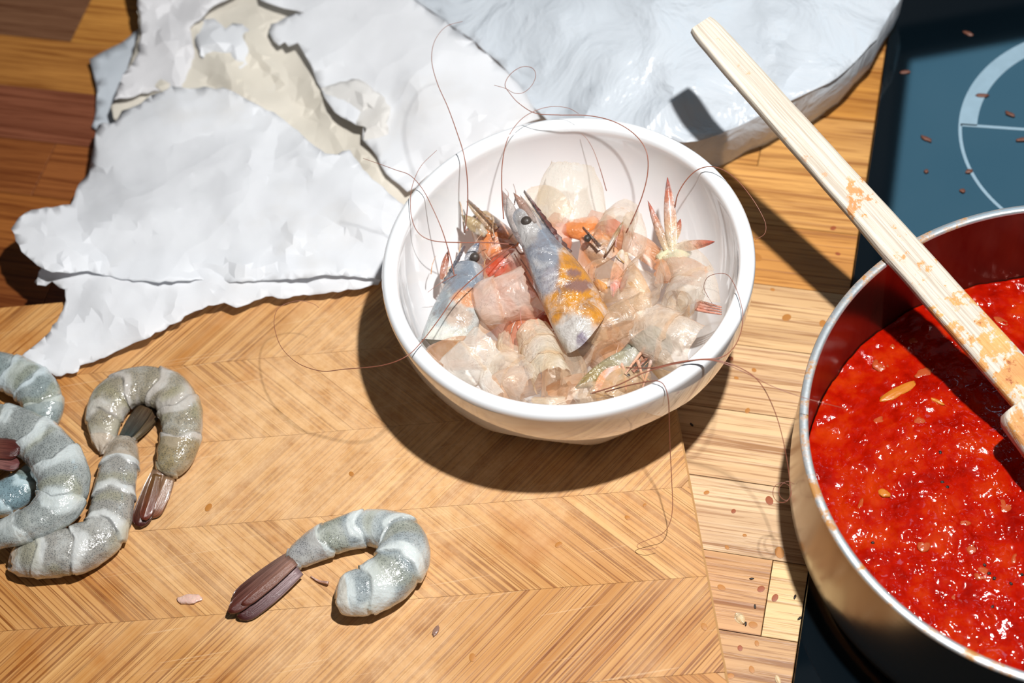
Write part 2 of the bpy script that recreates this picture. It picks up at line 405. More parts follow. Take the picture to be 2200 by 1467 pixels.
hob = empty('cooktop', (*(PT*20+PN*45), -1.2), 'black glass cooktop with a blue sheen and a pale printed ring, under the pan', 'cooktop')
cs = [PT*u+PN*v for u, v in ((HOBU+.05, 14), (45, 14), (45, 90), (HOBU+.05, 90))]
V, F = prism([tuple(p) for p in cs], -1.2, .35, .06); gp = mk('glass_panel', V, F, GLASS, hob, smooth=False)
HZ = .35
rp = np.array([at(*p, HZ)[:2] for p in ((2058, 265), (2085, 185), (2140, 125), (2200, 92), (2060, 290), (2085, 365), (2115, 415), (2140, 445))])
sol = np.linalg.lstsq(np.c_[2*rp, np.ones(len(rp))], (rp**2).sum(1), rcond=None)[0]; rc = sol[:2]; rr = math.sqrt(sol[2]+rc@rc)
PRINT = plain('printed_grey', lin(150, 175, 190), .3)
def ang_of(p): q = at(*p, HZ)[:2]-rc; return math.atan2(q[1], q[0])
aS = ang_of((2062, 268)); n = 80
def arc_mesh(a0, a1, r0, r1, z0, z1, n=64):
    V = []
    for i in range(n+1):
        a = a0+(a1-a0)*i/n
        for r, z in ((r0, z0), (r0, z1), (r1, z1), (r1, z0)): V.append((rc[0]+r*math.cos(a), rc[1]+r*math.sin(a), z))
    return V, grid_faces(n+1, 4, True)+[(0, 1, 2, 3), tuple(n*4+k for k in (3, 2, 1, 0))]
V, F = arc_mesh(aS, aS-math.pi, rr-.95, rr, HZ-.004, HZ+.006); mk('printed_arc', V, F, PRINT, gp, smooth=False)
V, F = arc_mesh(aS, aS+math.pi, rr-.17, rr, HZ-.004, HZ+.006); mk('printed_arc', V, F, PRINT, gp, smooth=False)
d = np.array([math.cos(aS), math.sin(aS)]); nn = np.array([-d[1], d[0]])*.09
V, F = prism([tuple(rc+d*(rr-.1)+nn), tuple(rc+d*(rr-.1)-nn), tuple(rc-d*(rr-.1)-nn), tuple(rc-d*(rr-.1)+nn)], HZ-.004, HZ+.006, .002)
mk('printed_line', V, F, PRINT, gp, smooth=False)

TH = math.radians(-6.38); BT, BN = np.array([math.cos(TH), math.sin(TH)]), np.array([-math.sin(TH), math.cos(TH)])
bd = empty('cutting_board', (*(BT*-17+BN*38), 0.02), 'bamboo chopping board in a chevron pattern of slanted strips', 'cutting board')
BZ = 2.0; V0, V1, U0, US = 16.7, 53.5, -37., 2.24     # right edge leans a little: u = US+.07*(42.7-v)
lim = [(-1, 0, -U0), (1, .07, US+.07*42.7), (0, -1, -V0), (0, 1, V1)]
base = [(U0-.1, V0-.1), (20, V0-.1), (20, V1+.1), (U0-.1, V1+.1)]; base = clip_poly(base, 1, .07, US+.07*42.7+.1)
w2 = lambda p: tuple(BT*p[0]+BN*p[1])
V, F = prism([w2(p) for p in base], .02, BZ-.07, .14); mk('core', V, F, plain('bamboo_core', lin(206, 158, 104), .55), bd, smooth=False)
BAM = [lin(208, 154, 92), lin(202, 147, 84), lin(212, 160, 98), lin(196, 140, 78), lin(206, 152, 90), lin(200, 144, 82), lin(190, 130, 66)]
nrow = 8; rw = 4.6
for r in range(nrow):
    v0 = 35.1+rw*(r-4); sgn = 1 if (r-4) % 2 == 1 else -1    # row 35.1-39.7 leans like a backslash
    sgn = -sgn if False else sgn
    sgn = {0: -1, 1: 1}[(r-4) % 2]
    u = U0-6
    while u < 12:
        wd = rng.uniform(.75, 1.8); sh = rw*sgn
        # parallelogram: bottom u..u+wd, top shifted by sh
        off = 0 if sgn > 0 else rw
        g = .005
        poly = [(u+off+g, v0+g), (u+wd+off-g, v0+g), (u+wd+off+sh-g, v0+rw-g), (u+off+sh+g, v0+rw-g)]
        for L in lim: poly = clip_poly(poly, *L) if len(poly) > 2 else poly
        u += wd
        ar = abs(sum(poly[i][0]*poly[(i+1) % len(poly)][1]-poly[(i+1) % len(poly)][0]*poly[i][1] for i in range(len(poly))))/2 if len(poly) > 2 else 0
        if ar < .08: continue
        cc = np.mean(poly, 0); an = math.atan2(sgn, 1); ca, sa = math.cos(-an), math.sin(-an)
        lp = [((x-cc[0])*ca-(y-cc[1])*sa, (x-cc[0])*sa+(y-cc[1])*ca) for x, y in poly]
        V, F = prism(lp, BZ-.12, BZ+rng.uniform(-.004, .004), .006)
        c = BAM[rng.randrange(len(BAM))]; f = rng.uniform(.94, 1.04)
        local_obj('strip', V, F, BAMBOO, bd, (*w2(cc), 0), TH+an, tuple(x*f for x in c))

# ---------------------------------------------------------------- bowl
HB = 6.9; ZR = BZ+HB; BC = np.array([.04904, .75834])*(CZ-ZR); BR = .1346*(CZ-ZR)
def bowl_out(z):                          # outer radius at height z above the board
    return BR*math.sqrt(max(.05, 1-((HB-.40-z)/8.2)**2))
prof = [(3.7, BZ+.35), (3.8, BZ+.02), (4.3, BZ+.02), (bowl_out(.45), BZ+.45)]
zs = [.45+(HB-.95)*(k/34) for k in range(1, 35)]
prof += [(bowl_out(z), BZ+z) for z in zs]
prof += [(BR+.0, BZ+HB-.35), (BR-.05, BZ+HB-.18), (BR-.18, BZ+HB-.05), (BR-.38, BZ+HB), (BR-.60, BZ+HB-.06), (BR-.72, BZ+HB-.2), (BR-.76, BZ+HB-.42)]
for z in reversed(zs[3:-1]): prof.append((bowl_out(z-.12)-.76, BZ+z))
prof += [(3.2, BZ+.92), (2.0, BZ+.82), (.6, BZ+.8), (.01, BZ+.8)]
no = 4+len(zs); NL = 9
def dimple(i, a):
    if i < 4 or i >= no: return 0
    z = prof[i][1]-BZ; k = (a/(2*math.pi)*NL+.30) % 1-.5
    e = (k/.47)**2+((z-2.0)/2.3)**2
    return -.42*(1-e)**.75 if e < 1 else 0
V, F = revolve(prof, BC, 288, dimple)
bo = empty('bowl', (*BC, BZ), 'white porcelain bowl full of prawn shells, standing on the chopping board', 'bowl')
mk('body', V, F, PORC, bo)

def keep_in(p):                           # a piece leans on the bowl wall, never through it
    p = np.array(p, float); z = p[2]-BZ
    if z < 1.0: p[2] = BZ+1.0; z = 1.0
    if z < HB:
        ri = bowl_out(max(.45, min(z-.14, HB-.4)))-.82; d = p[:2]-BC; r = float(np.linalg.norm(d))
        if r > ri: p[:2] = BC+d/r*ri
    return p

# ---------------------------------------------------------------- pan, sauce, spatula
HP = 7.5; PC = np.array([.3585, .5463])*(CZ-HP); PR = .1857*(CZ-HP); PB = HZ+.02
pn = empty('saucepan', (*PC, PB), 'brushed steel saucepan of tomato sauce on the dark glass cooktop', 'pan')
op = [(.01, PB), (PR-1.6, PB), (PR-.9, PB+.08), (PR-.25, PB+.4), (PR+.12, PB+1.0), (PR+.30, PB+1.9), (PR+.30, PB+3.2), (PR+.20, PB+4.8), (PR+.08, PB+6.2), (PR, HP-.16)]
V, F = revolve(op, PC, 160); mk('outer_wall', V, F, STEEL, pn)
rpz = [(PR, HP-.16), (PR+.015, HP-.07), (PR-.04, HP), (PR-.30, HP), (PR-.37, HP-.05), (PR-.38, HP-.16)]
V, F = revolve(rpz, PC, 160); mk('rim', V, F, RIM, pn)
ip = [(PR-.38, HP-.16), (PR-.36, HP-1.2), (PR-.32, HP-3.), (PR-.32, 2.2), (PR-.5, 1.4), (PR-1.1, 1.05), (PR-2, 1.0), (.01, 1.0)]
V, F = revolve(ip, PC, 160); mk('inner_wall', V, F, INNER, pn)

ZS = 2.15; RS = PR-.37; nr, na = 230, 600; V = []
def sauce_h(x, y):
    z = .16*noise.noise((x*.55, y*.55, 1.3))+.12*noise.noise((x*1.25, y*1.25, 4.1))+.07*noise.noise((x*2.6, y*2.6, 7.7))
    k = max(0., min(1., noise.noise((x*1.1, y*1.1, 21.))*2.2+.62))
    z += k*(.075*noise.noise((x*4.2, y*4.2, 2.2))+.040*noise.noise((x*8.5, y*8.5, 6.1)))
    b = noise.noise((x*.9, y*.9, 12.)); return ZS+z+(.10*(b-.25) if b > .25 else 0)
for i in range(nr):
    r = RS*((i+.3)/(nr-.7))
    for j in range(na):
        a = 2*math.pi*j/na; x, y = PC[0]+r*math.cos(a), PC[1]+r*math.sin(a); V.append((x, y, sauce_h(x, y)))
F = grid_faces(nr, na, True)+[tuple(range(na))]
lowr = len(V)
for j in range(na):
    a = 2*math.pi*j/na; V.append((PC[0]+(PR-1.2)*math.cos(a), PC[1]+(PR-1.2)*math.sin(a), 1.1))
for j in range(na): F.append(((nr-1)*na+j, (nr-1)*na+(j+1) % na, lowr+(j+1) % na, lowr+j))
F.append(tuple(range(lowr, lowr+na))[::-1])
sc = empty('tomato_sauce', (*PC, 1.1), 'chunky glossy red tomato sauce filling the steel saucepan', 'sauce')
mk('sauce_body', V, F, SAUCE, sc)
def blob_piece(name, c, lx, ly, lz, ang, m, parent, seed, color=None, ball=False):
    nu, nv = (16, 22) if ball else (10, 16); V = []
    for i in range(nu+1):
        th = math.pi*i/nu
        for j in range(nv):
            ph = 2*math.pi*j/nv; st = (math.sin(th) if ball else math.sin(th)**.7) if 0 < i < nu else 0
            x, y, z = st*math.cos(ph), st*math.sin(ph), math.cos(th)
            q = 1 if ball else 1+.34*noise.noise((x*1.8+seed*3.1, y*1.8, z+seed))
            X, Y = x*lx*q, y*ly*q; V.append((c[0]+X*math.cos(ang)-Y*math.sin(ang), c[1]+X*math.sin(ang)+Y*math.cos(ang), c[2]+z*lz*q))
    return mk(name, V, grid_faces(nu+1, nv, True), m, parent, color=color)
ONI = plain('cooked_onion', (.50, .085, .022), .2, (400, .3, .001), Subsurface_Weight=.3, Subsurface_Scale=.003, Coat_Weight=.5)
ONY = plain('yellow_onion', (.62, .20, .02), .3, (200, .4), Coat_Weight=.5)
picks = [(1893, 785, .42, .30, ONI), (1928, 842, 1.05, .22, ONY), (2012, 862, .42, .09, ONY), (1884, 902, .36, .2, ONI), (1985, 800, .45, .25, ONI), (1918, 745, .2, .18, ONI),
         (1962, 735, .22, .2, ONI), (2095, 1180, .4, .3, ONI), (2050, 1280, .45, .3, ONI), (2110, 1230, .4, .35, ONI), (1985, 1170, .35, .25, ONI), (2160, 1085, .45, .3, ONI),
         (1850, 1085, .4, .12, ONI), (2070, 1125, .3, .14, ONI), (1975, 905, .3, .25, ONI), (2180, 1200, .3, .12, ONI), (2060, 1410, .35, .2, ONI), (1900, 1060, .2, .25, ONY), (2150, 690, .4, .2, ONI), (2120, 760, .3, .15, ONI)]
for k, (x, y, a, b, m) in enumerate(picks):
    ang = {1: .35, 2: -.75, 6: 0}.get(k, rng.uniform(-1.2, 1.2)); c = at(x, y, ZS); c = (c[0], c[1], sauce_h(c[0], c[1])-(.0 if m is ONY else .055)); blob_piece('onion_piece', c, a*1.0, b*1.1, .085, ang, m, sc, k)
PEP = plain('pepper_black', (.015, .010, .008), .5)
for k, (x, y) in enumerate([(2125, 1232), (2136, 1243), (2115, 1213), (2195, 1235), (2132, 1304), (2172, 1254), (2025, 1035), (2035, 1048), (2020, 972), (1875, 1165)]):
    blob_piece('pepper_speck', (*at(x, y, ZS)[:2], sauce_h(*at(x, y, ZS)[:2])), .09, .07, .05, k, PEP, sc, k)

A0, A1 = at(1505, 53, 12.0), at(1935, 535, HP+.36); ax = unit(A1-A0); LH = 0
side = unit(np.cross(ax, [0, 0, 1])); sup = np.cross(side, ax)
sp = empty('wooden_spatula', A1-np.array([0, 0, .36]), 'pale wooden spatula with sauce stains lying across the pan rim', 'spatula')
def bar(s0, s1, n, wfun, tfun, stain, lift=0.):
    V, C, UV = [], [], []; prof8 = []
    for k in range(24):
        a = 2*math.pi*k/24; e = .32; prof8.append((math.copysign(abs(math.cos(a))**e, math.cos(a)), math.copysign(abs(math.sin(a))**e, math.sin(a))))
    for i in range(n):
        s_ = s0+(s1-s0)*i/(n-1); k = min(i, n-1-i)
        sh = {0: .86, 1: .95, 2: .99}.get(k, 1); e_ = 0
        p = A0+ax*s_+sup*lift
        for a, b in prof8:
            q = p+side*a*wfun(s_)/2*sh+sup*b*tfun(s_)/2*sh
            q = q+sup*.03*noise.noise(q*.6)+side*.03*noise.noise(q*.4+5)
            V.append(q); C.append((stain(s_, a),)*3); UV.append((s_*S, (a*wfun(s_)/2+b*.3)*S))
    m = len(prof8); F = grid_faces(n, m, True)+[tuple(range(m))[::-1], tuple(range((n-1)*m, n*m))]
    return V, F, C, UV
SR = float(np.linalg.norm(A1-A0))
q = at(2192, 858, A1[2]-1.3); SE = float((q-A0) @ ax)
def stain_h(s_, a):
    g = max(0., (s_-SR*.86)/(SE-SR*.86)); v = .30*g**.5+.62*g**1.8 if g > 0 else 0
    v += .50*math.exp(-((s_-SR*.80)/.75)**2)*(1 if a > -.6 else .5)
    return min(1, v+.04)
V, F, C, UV = bar(0, SE+.6, 90, lambda s_: 1.38+.62*s_/SE, lambda s_: .62, stain_h)
mk('handle', V, F, SPOON, sp, cols=C, uvs=UV, sharp=.9)
V, F, C, UV = bar(SE, SE+8.5, 50, lambda s_: 3.9+1.3*min(1, (s_-SE)/6), lambda s_: 1.15-.6*(s_-SE)/8.5, lambda s_, a: .55, .05)
mk('blade', V, F, SPOON, sp, cols=C, uvs=UV, sharp=.9)

# ---------------------------------------------------------------- paper and bag
def inside(p, poly):
    x, y = p; r = False
    for i in range(len(poly)):
        a, b = poly[i], poly[i-1]
        if (a[1] > y) != (b[1] > y) and x < (b[0]-a[0])*(y-a[1])/(b[1]-a[1])+a[0]: r = not r
    return r
def densify(poly, step, jit, rg):
    out = []
    for i in range(len(poly)):
        a, b = np.array(poly[i], float), np.array(poly[(i+1) % len(poly)], float); n = max(1, int(np.linalg.norm(b-a)/step))
        for k in range(n):
            p = a+(b-a)*k/n
            if k: p = p+np.array([rg.uniform(-jit, jit), rg.uniform(-jit, jit)])
            out.append(tuple(p))
    return out
def sheet(name, outline, ctrl, m, parent, a1=.35, a2=.05, s1=75, s2=20, jit=3, seed=1, color=(.85, .86, .88), thick=.02, ang=.22, creases=(), nrand=0):
    rg = random.Random(seed); ctrl = np.array(ctrl, float)
    def zc(x, y):
        d = ((ctrl[:, 0]-x)**2+(ctrl[:, 1]-y)**2)**1.1+60; wt = 1/d; return float((wt*ctrl[:, 2]).sum()/wt.sum())
    xs = [p[0] for p in outline]; ys = [p[1] for p in outline]; bb = (min(xs)-2*s1, max(xs)+2*s1, min(ys)-2*s1, max(ys)+2*s1)
    P, Z = [], []; x = bb[0]
    while x < bb[1]:
        y = bb[2]
        while y < bb[3]:
            p = (x+rg.uniform(-.45, .45)*s1, y+rg.uniform(-.45, .45)*s1); P.append(Vector(p)); Z.append(zc(*p)+rg.uniform(-a1, a1)); y += s1
        x += s1
    cv, _, cf, *_ = delaunay_2d_cdt(P, [], [], 0, 1e-4)
    zmap = {(round(p[0], 3), round(p[1], 3)): z for p, z in zip(P, Z)}
    bv = BVHTree.FromPolygons([(v[0], v[1], zmap.get((round(v[0], 3), round(v[1], 3)), 1.)) for v in cv], cf)
    cr = [tuple(c) for c in creases]
    for _ in range(nrand):
        x0, y0 = rg.uniform(min(xs), max(xs)), rg.uniform(min(ys), max(ys)); a = rg.uniform(0, 6.28); l = rg.uniform(60, 220)
        cr.append((x0, y0, x0+l*math.cos(a), y0+l*math.sin(a), rg.choice((-1, 1))*rg.uniform(.05, .16), rg.uniform(14, 34)))
    def fold(p):
        z = 0
        for x0, y0, x1, y1, am, wd in cr:
            dx, dy = x1-x0, y1-y0; t = max(0, min(1, ((p[0]-x0)*dx+(p[1]-y0)*dy)/(dx*dx+dy*dy))); d = math.hypot(p[0]-x0-t*dx, p[1]-y0-t*dy)/wd
            if d < 1: z += am*(1-d)*(1-.7*abs(2*t-1))
        return z
    def zf(p):
        h = bv.ray_cast(Vector((p[0], p[1], 100)), Vector((0, 0, -1))); return h[0].z if h[0] else zc(*p)
    ol = densify(outline, s2*.8, jit, rg); Q = [Vector(p) for p in ol]; nE = len(Q); x = bb[0]
    while x < bb[1]:
        y = bb[2]
        while y < bb[3]:
            p = (x+rg.uniform(-.4, .4)*s2, y+rg.uniform(-.4, .4)*s2)
            if inside(p, ol): Q.append(Vector(p))
            y += s2
        x += s2
    vs_, _, fs, *_ = delaunay_2d_cdt(Q, [(i, (i+1) % nE) for i in range(nE)], [], 1, 1e-4)
    V = [at(v[0], v[1], max(.12, zf(v)+fold(v)+rg.uniform(-a2, a2)*rg.random())) for v in vs_]
    fs = [list(f) for f in fs if len(f) == 3]
    o = mk(name, V, fs, m, parent, color=color, sharp=ang)
    if thick:
        md = o.modifiers.new('thickness', 'SOLIDIFY'); md.thickness = thick*S; md.offset = 0
    return o
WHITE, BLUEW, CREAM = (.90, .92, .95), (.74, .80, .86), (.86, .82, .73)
pp = empty('butcher_paper', (*at(450, 450, .1)[:2], .1), 'crumpled white wrapping paper with a torn edge, half on the chopping board', 'paper')
sheet('back_fold', [(302, 50), (300, 62), (262, 92), (192, 128), (202, 165), (209, 200), (206, 240), (197, 272), (212, 282), (262, 270), (320, 200), (330, 90)],
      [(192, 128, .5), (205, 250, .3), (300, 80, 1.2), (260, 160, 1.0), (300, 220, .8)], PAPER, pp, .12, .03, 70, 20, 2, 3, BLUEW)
sheet('inner_sheet', [(300, -150), (282, -100), (290, -60), (300, 60), (275, 150), (238, 230), (262, 290), (480, 330), (700, 400), (850, 470), (900, 420), (880, 330), (760, 200), (700, 60), (640, -60), (600, -140), (480, -175), (380, -150)],
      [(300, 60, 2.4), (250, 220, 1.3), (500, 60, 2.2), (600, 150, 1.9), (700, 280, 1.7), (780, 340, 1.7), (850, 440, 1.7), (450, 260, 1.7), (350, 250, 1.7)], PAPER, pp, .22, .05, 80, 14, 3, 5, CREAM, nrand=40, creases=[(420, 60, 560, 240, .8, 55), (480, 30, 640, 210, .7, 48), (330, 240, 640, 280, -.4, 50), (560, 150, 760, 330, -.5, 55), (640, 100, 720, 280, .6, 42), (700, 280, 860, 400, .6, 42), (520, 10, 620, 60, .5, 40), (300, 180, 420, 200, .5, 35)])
sheet('upper_fold', [(300, -130), (285, -60), (303, 40), (303, 60), (300, 110), (272, 150), (245, 215), (330, 195), (425, 185), (418, 110), (408, 60), (450, 20), (520, -20), (560, -60), (520, -140), (400, -160)],
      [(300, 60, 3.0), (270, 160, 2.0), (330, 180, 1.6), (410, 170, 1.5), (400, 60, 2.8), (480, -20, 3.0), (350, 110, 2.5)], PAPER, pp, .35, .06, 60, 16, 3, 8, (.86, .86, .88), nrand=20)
sheet('rolled_fold', [(412, 70), (425, 42), (460, 40), (485, 62), (500, 50), (520, 52), (560, 85), (580, 110), (565, 140), (600, 185), (632, 212), (600, 205), (545, 192), (500, 182), (465, 160), (430, 120)],
      [(420, 60, 2.2), (460, 80, 3.2), (490, 70, 2.2), (520, 90, 3.2), (570, 120, 1.8), (540, 170, 2.2), (470, 150, 1.8), (630, 210, 1.5)], PAPER, pp, .2, .04, 55, 16, 2, 9, WHITE)
sheet('torn_sheet', [(560, -150), (545, -60), (560, 0), (610, 18), (655, 28), (612, 38), (582, 52), (578, 70), (588, 88), (600, 98), (612, 90), (620, 100), (640, 92), (652, 112), (668, 140), (690, 190), (708, 225),
       (735, 252), (780, 272), (778, 300), (800, 322), (818, 355), (842, 385), (875, 412), (905, 390), (1000, 330), (1120, 270), (1160, 255), (1120, 190), (1060, 130), (1000, 80), (930, 30), (885, -5), (870, -60), (840, -140), (760, -190), (650, -170)],
      [(600, 20, 2.9), (600, 80, 2.5), (690, 200, 2.3), (780, 290, 2.1), (860, 390, 2.0), (760, 160, 3.0), (800, 100, 3.6), (900, 200, 3.8), (1000, 260, 3.6), (1100, 220, 3.6), (1000, 110, 3.9), (750, 40, 3.5)], PAPER, pp, .28, .05, 95, 20, 4, 11, WHITE, nrand=40)
sheet('torn_rim', [(690, 190), (720, 180), (770, 170), (815, 200), (840, 230), (830, 262), (838, 300), (822, 340), (800, 322), (780, 300), (781, 272), (735, 252), (708, 225)],
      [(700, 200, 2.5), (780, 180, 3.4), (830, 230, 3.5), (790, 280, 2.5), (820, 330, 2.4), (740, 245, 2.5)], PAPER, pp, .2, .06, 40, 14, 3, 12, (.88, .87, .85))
sheet('main_sheet', [(212, 268), (203, 300), (196, 345), (190, 372), (168, 398), (152, 440), (112, 446), (68, 451), (40, 468), (24, 492), (34, 518), (55, 548), (80, 570), (112, 585), (150, 587), (190, 582), (260, 600),
       (330, 606), (420, 600), (520, 606), (640, 598), (700, 590), (835, 600), (850, 520), (868, 440), (835, 415), (800, 385), (772, 350), (752, 322), (725, 332), (700, 330), (665, 305), (640, 280), (600, 250), (548, 222), (490, 192),
       (440, 186), (405, 190), (370, 186), (325, 205), (290, 228), (262, 238), (248, 262)],
      [(210, 290, .8), (190, 380, 1.0), (150, 440, 1.8), (24, 492, 3.9), (60, 455, 4.0), (60, 540, 4.0), (130, 500, 4.2), (110, 580, 3.8), (190, 585, 3.35), (300, 600, 3.2), (420, 597, 3.15), (560, 602, 3.1), (300, 480, 3.6), (450, 400, 3.2),
       (420, 250, 2.9), (560, 260, 2.6), (650, 350, 2.8), (720, 340, 3.2), (760, 420, 3.4), (840, 500, 3.2), (820, 590, 3.0), (700, 592, 3.05), (600, 480, 3.4), (300, 300, 2.2)], PAPER, pp, .13, .03, 80, 15, 2.5, 14, WHITE, nrand=70, creases=[(700, 380, 850, 520, .45, 55), (640, 470, 600, 600, .22, 30), (330, 560, 480, 590, -.2, 25), (180, 520, 245, 465, .2, 16), (60, 505, 110, 475, .18, 14), (260, 560, 800, 580, .25, 26), (600, 350, 700, 330, .3, 40), (230, 300, 420, 220, .25, 40)])
sheet('front_flap', [(74, 606), (80, 612), (98, 614), (112, 604), (128, 618), (140, 622), (142, 645), (136, 665), (108, 712), (75, 742), (43, 768), (62, 790), (98, 802), (104, 797), (120, 808), (168, 798), (172, 785), (225, 768), (300, 732), (375, 695),
       (420, 668), (448, 656), (482, 650), (500, 658), (508, 661), (560, 642), (585, 636), (597, 641), (700, 630), (760, 622), (812, 612), (850, 560), (700, 540), (400, 550), (150, 550), (90, 575)],
      [(80, 608, 2.5), (140, 640, 2.5), (45, 770, 2.55), (110, 802, 2.35), (220, 768, 2.45), (375, 695, 2.75), (500, 658, 2.85), (590, 638, 2.8), (700, 630, 2.7), (810, 612, 2.6), (140, 720, 2.9), (250, 680, 3.0), (400, 630, 2.9), (600, 600, 2.7), (200, 590, 3.2), (300, 580, 3.1), (450, 590, 3.1), (600, 585, 3.0), (720, 580, 2.9), (150, 590, 3.3), (300, 550, 3.0), (600, 550, 2.8)],
      PAPER, pp, .10, .035, 50, 14, 2.5, 21, WHITE, nrand=40)

bg = empty('plastic_bag', (*at(1450, 100, .1)[:2], .1), 'white translucent plastic bag lying puffed up behind the bowl', 'bag')
bout = [(800, -250), (812, -160), (840, -80), (890, -2), (940, 34), (1010, 82), (1070, 132), (1098, 165), (1125, 215), (1180, 262), (1260, 290), (1400, 300), (1470, 306), (1500, 303), (1545, 289), (1600, 265), (1650, 241), (1700, 216), (1760, 188), (1800, 166), (1838, 132), (1868, 98), (1884, 84), (1900, 52), (1915, 26), (1936, -4), (1952, -70), (1940, -150), (1890, -230), (1780, -285), (1600, -300), (1420, -275), (1250, -300), (1080, -285), (930, -290)]
bctl = [(900, 0, 2.3), (1000, 80, 2.3), (1100, 170, 2.4), (1180, 250, 2.6), (1400, 290, 3.4), (1500, 300, 3.3), (1600, 262, 3.4), (1700, 214, 3.5), (1800, 164, 3.6), (1880, 84, 3.6), (1930, 0, 3.6), (1300, 150, 4.9), (1500, 150, 5.3), (1480, 200, 5.0), (1650, 100, 5.2), (1200, 60, 4.6), (1400, 40, 5.4), (1750, 30, 5.0), (1060, 20, 3.4), (1000, -120, 4.0), (1300, -150, 5.0), (1600, -150, 5.0), (1850, -150, 3.8), (820, -200, 2.4), (1100, -280, 2.6), (1600, -290, 2.6)]
sheet('top_film', bout, bctl, BAG, bg, .30, .02, 85, 22, 1.5, 31, (1, 1, 1), .02, .5)
def skirt(name, edge, ctl, m, parent, inset, zlow):
    ol = densify(edge, 16, 0, random.Random(0)); ctl = np.array(ctl, float); c = np.array([1400., 0.]); V = []
    n = len(ol)
    for k, (f, g) in enumerate(((0, 1), (-.003, .86), (.0, .66), (.02, .35), (.07, 0))):
        for i, p in enumerate(ol):
            d = ((ctl[:, 0]-p[0])**2+(ctl[:, 1]-p[1])**2)**1.1+60; z = float(((1/d)*ctl[:, 2]).sum()/(1/d).sum())
            a = at(p[0], p[1], z); cc = at(c[0], c[1], z); f2 = f*(1+.35*noise.noise((i*.3, k, 0)))
            V.append(a+(cc-a)*f2+np.array([0, 0, (zlow-z)*(1-g)]))
    return mk(name, V, [(k*n+i, k*n+(i+1) % n, (k+1)*n+(i+1) % n, (k+1)*n+i) for k in range(4) for i in range(n)], m, parent)
skirt('side_film', bout, bctl, BAG, bg, .1, .15)

